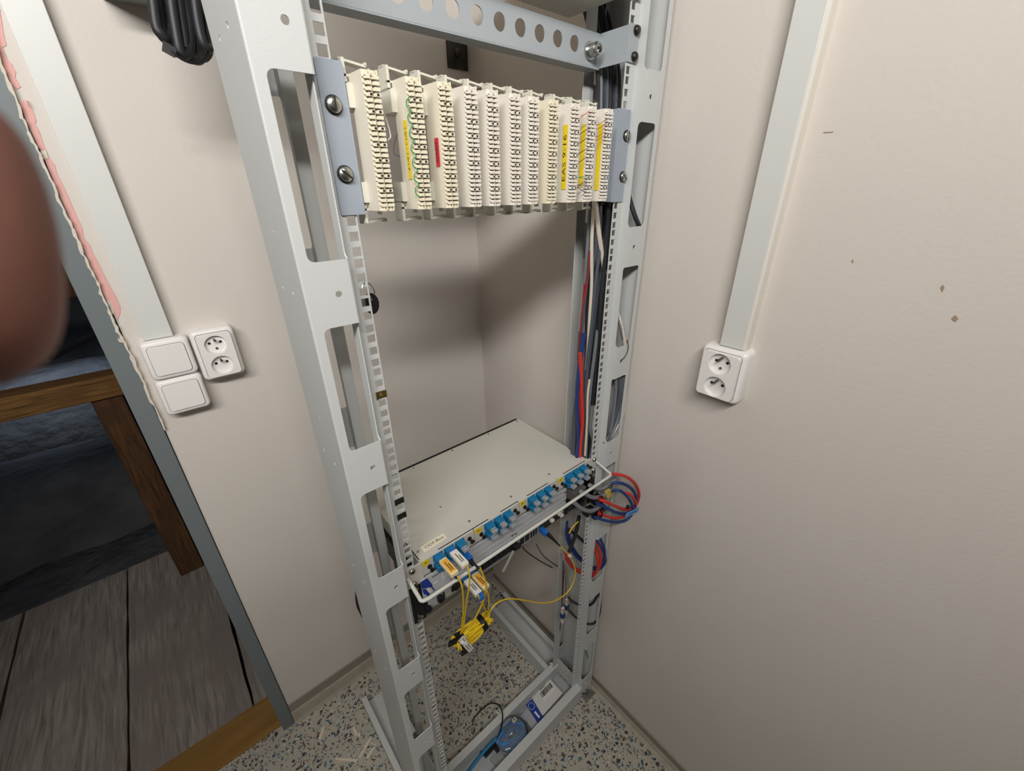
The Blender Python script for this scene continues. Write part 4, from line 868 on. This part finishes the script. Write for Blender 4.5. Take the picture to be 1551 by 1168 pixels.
def faceplate(root, wall, a0, a1, z0, z1, d0, d1, holes, m, name, tilt=0):
    mb = MB()
    if wall == 'b': mb.plate(rrect(a0, a1, z0, z1, 6, 5), holes, (0, YB-d0, 0), (1, 0, 0), (0, 0, 1), (0, -1, 0), d1-d0)
    else: mb.plate(rrect(a0, a1, z0, z1, 6, 5), holes, (XR-d0, 0, 0), (0, 1, 0), (0, 0, 1), (-1, 0, 0), d1-d0)
    return mb.build(name, m, root, bevel=.8)
def gap(root, wall, a0, a1, z0, z1, d):
    mb = MB(); 
    inner = rrect(a0+.9, a1-.9, z0+.9, z1-.9, 5.5, 5)
    if wall == 'b': mb.plate(rrect(a0, a1, z0, z1, 6.4, 5), [inner], (0, YB-d, 0), (1, 0, 0), (0, 0, 1), (0, -1, 0), .3)
    else: mb.plate(rrect(a0, a1, z0, z1, 6.4, 5), [inner], (XR-d, 0, 0), (0, 1, 0), (0, 0, 1), (-1, 0, 0), .3)
    return mb.build('gap_shade_ring', mat('gap_grey', '#8f8a88', .7), root)  # raised grey ring, shade of the plate gap put into its colour
def switch(a0, a1, z0, z1, label, dep=33):
    t = thing('light_switch', label, 'switch', ((a0+a1)/2, YB-10, z0)); frame_box(t, 'b', a0, a1, z0, z1, dep)
    gap(t, 'b', a0+8, a1-8, z0+9, z1-9, dep); faceplate(t, 'b', a0+9, a1-9, z0+10, z1-10, dep, dep+3, [], PLASTW, 'rocker')
switch(-473, -399, 231, 308, 'white light switch below the duct, upper of two')
switch(-474, -399, 155, 230, 'white light switch with smudged rocker, lower of two')
def socket(wall, a0, a1, z0, z1, label, dep=40):
    am = (a0+a1)/2
    t = thing('double_socket', label, 'socket', (am, YB-10, z0) if wall == 'b' else (XR-10, am, z0)); frame_box(t, wall, a0, a1, z0, z1, dep-9)
    zc = ((z0+z1)/2 + 21.5, (z0+z1)/2 - 21.5); 
    gap(t, wall, a0+7, a1-7, z0+7, z1-7, dep-9+.1)
    faceplate(t, wall, a0+8, a1-8, z0+8, z1-8, dep-9, dep, [circ(am, z, 19, 28) for z in zc], PLASTW, 'cover_plate')
    for i, z in enumerate(zc):
        ax = (0, -1, 0) if wall == 'b' else (-1, 0, 0); sgn = 1
        w_ = MB(); c = wpt(wall, am, dep-9.5, z)
        w_.lathe([(19.3, 9.6), (18.6, 8.5), (17.6, 0.2), (0.1, 0.1)], c, ax, 28); wo = w_.build('socket_well', PLASTW, t)
        for da in (-9.5, 9.5):
            p0 = wpt(wall, am+da, dep-9.3, z+3); p1 = wpt(wall, am+da, dep-8.4, z+3); MB().cyl(p0, p1, 2.7, n=10).build('pin_hole', DARKH, wo)
        e0 = wpt(wall, am, dep-9.3, z+10); e1 = wpt(wall, am, dep+5, z+10); MB().cyl(e0, e1, 2.2, n=10).build('earth_pin', ZINC, wo)
        if i == 0:
            e0 = wpt(wall, am, dep-9.3, z-9); e1 = wpt(wall, am, dep-7, z-9); MB().cyl(e0, e1, 2.4, n=10).build('centre_screw', ZINC, wo)
    return t
socket('b', -396, -322, 207, 312, 'white double socket mounted on the back wall beside the light switches')
socket('r', -246, -168, 207, 305, 'white double socket on the right wall under the duct')
# coil of black cable hanging at the top left
bc = thing('black_cable_coil', 'coil of thick black cable hanging on the back wall at the top left', 'cable coil', (-300, 320, 690))
random.seed(8)
for k in range(9):
    uo = k*6.2; ub = (244, 252, 260, 266, 272, 284, 292, 300, 308)[k]; vb = (58, 66, 78, 76, 82, 88, 90, 86, 72)[k]
    Y_ = 330 + 14*((k*5) % 4)
    w2 = 10 + 1.0*k
    MB().tube([at(ub-34+uo*.15, -140, Y=Y_), at(ub-24+uo*.1, -60, Y=Y_), at(ub-13, 0, Y=Y_), at(ub-7, 40, Y=Y_), at(ub, vb-6, Y=Y_), at(ub+7, vb+1, Y=Y_+4), at(min(ub+15, 316), vb-8, Y=Y_+14), at(min(ub+14, 314), vb-40, Y=Y_+20), at(ub+8, 0, Y=Y_+22), at(ub-2, -60, Y=Y_+20), at(ub-12, -140, Y=Y_+20)], 6.2, 10, 6).build('cable_turn', BLACKC, bc)
MB().tube([at(252, 72, Y=318), at(262, 80, Y=316), at(278, 91, Y=316), at(296, 96, Y=318), at(310, 90, Y=324), at(316, 80, Y=334)], 1.6, 8).build('cable_tie', BLACK, bc)
q = at(256, 75, Y=318); MB().obox(q, (6, 0, -3), (0, 3, 0), (2, 0, 5)).build('tie_head', BLACK, bc)
tag(MB().box(-350, -262, 440, YB, 822, 838).build('wall_shelf_bracket', mat('galvanised', '#9fa5a3', .5, .4)), 'galvanised bracket on the back wall behind the black cable coil', 'bracket')
tag(MB().tube([at(543,868,Y=250), at(540,890,Y=260), at(541,915,Y=262), at(550,935,Y=255)], 3, 8).build('rear_cable', BLACKC), 'black cable bulging behind the left upright', 'cable')
# ================================================================== HAND HOLDING THE CAMERA (finger at the left edge)
def hand():
    """left hand beside the camera: palm, four fingers and thumb, index fingertip bent into view"""
    C0 = Vector(CAM); R = RM.transposed() @ Vector((1, 0, 0)); D = RM.transposed() @ Vector((0, 1, 0)); Fw = RM.transposed() @ Vector((0, 0, 1))
    def q(r, d, f): return C0 + R*r + D*d + Fw*f
    verts = []; edges = []; rad = []
    def chain(pts, start=None):
        prev = start
        for p, r in pts:
            verts.append(P(*q(*p))); rad.append(r); 
            if prev is not None: edges.append((prev, len(verts)-1))
            prev = len(verts)-1
        return prev
    wr = chain([((-150, 95, -25), 24)]); pm = chain([((-125, 60, -18), 27), ((-108, 30, -8), 26)], wr)
    # index: knuckle out of view, middle joint in view, tip curling back
    chain([((-94, 14, 8), 10.5), ((-75, -4, 30), 10.5), ((-62.0, -9.0, 41), 10.4), ((-56.0, -7.0, 44), 11.2), ((-60.2, -23.5, 44), 8.8), ((-65, -30, 42), 8.2)], pm)
    chain([((-100, 6, -4), 10.5), ((-98, -30, 6), 9.8), ((-96, -52, -2), 9), ((-92, -62, -14), 8)], pm)
    chain([((-112, 4, -16), 10), ((-114, -28, -10), 9.4), ((-112, -48, -18), 8.6), ((-106, -56, -30), 7.8)], pm)
    chain([((-126, 10, -26), 9), ((-130, -16, -24), 8.2), ((-126, -32, -32), 7.6), ((-120, -38, -40), 7)], pm)
    chain([((-120, 70, 0), 12), ((-96, 60, 12), 11), ((-78, 58, 10), 9.6), ((-70, 58, 2), 8.4)], pm)
    chain([((-185, 130, -40), 28), ((-230, 180, -60), 34)], wr)
    me = bpy.data.meshes.new('hand'); me.from_pydata(verts, edges, []); o = bpy.data.objects.new('hand', me); COL.objects.link(o)
    sk = o.modifiers.new('skin', 'SKIN'); sk.use_smooth_shade = True
    for v, r in zip(me.skin_vertices[0].data, rad): v.radius = (r*.001, r*.001)
    me.skin_vertices[0].data[1].use_root = True
    ss = o.modifiers.new('sub', 'SUBSURF'); ss.levels = 2; ss.render_levels = 3
    me.materials.append(SKIN)
    tag(o, 'blurred fingers of a hand close to the lens at the left edge', 'hand')
    return o
hand()
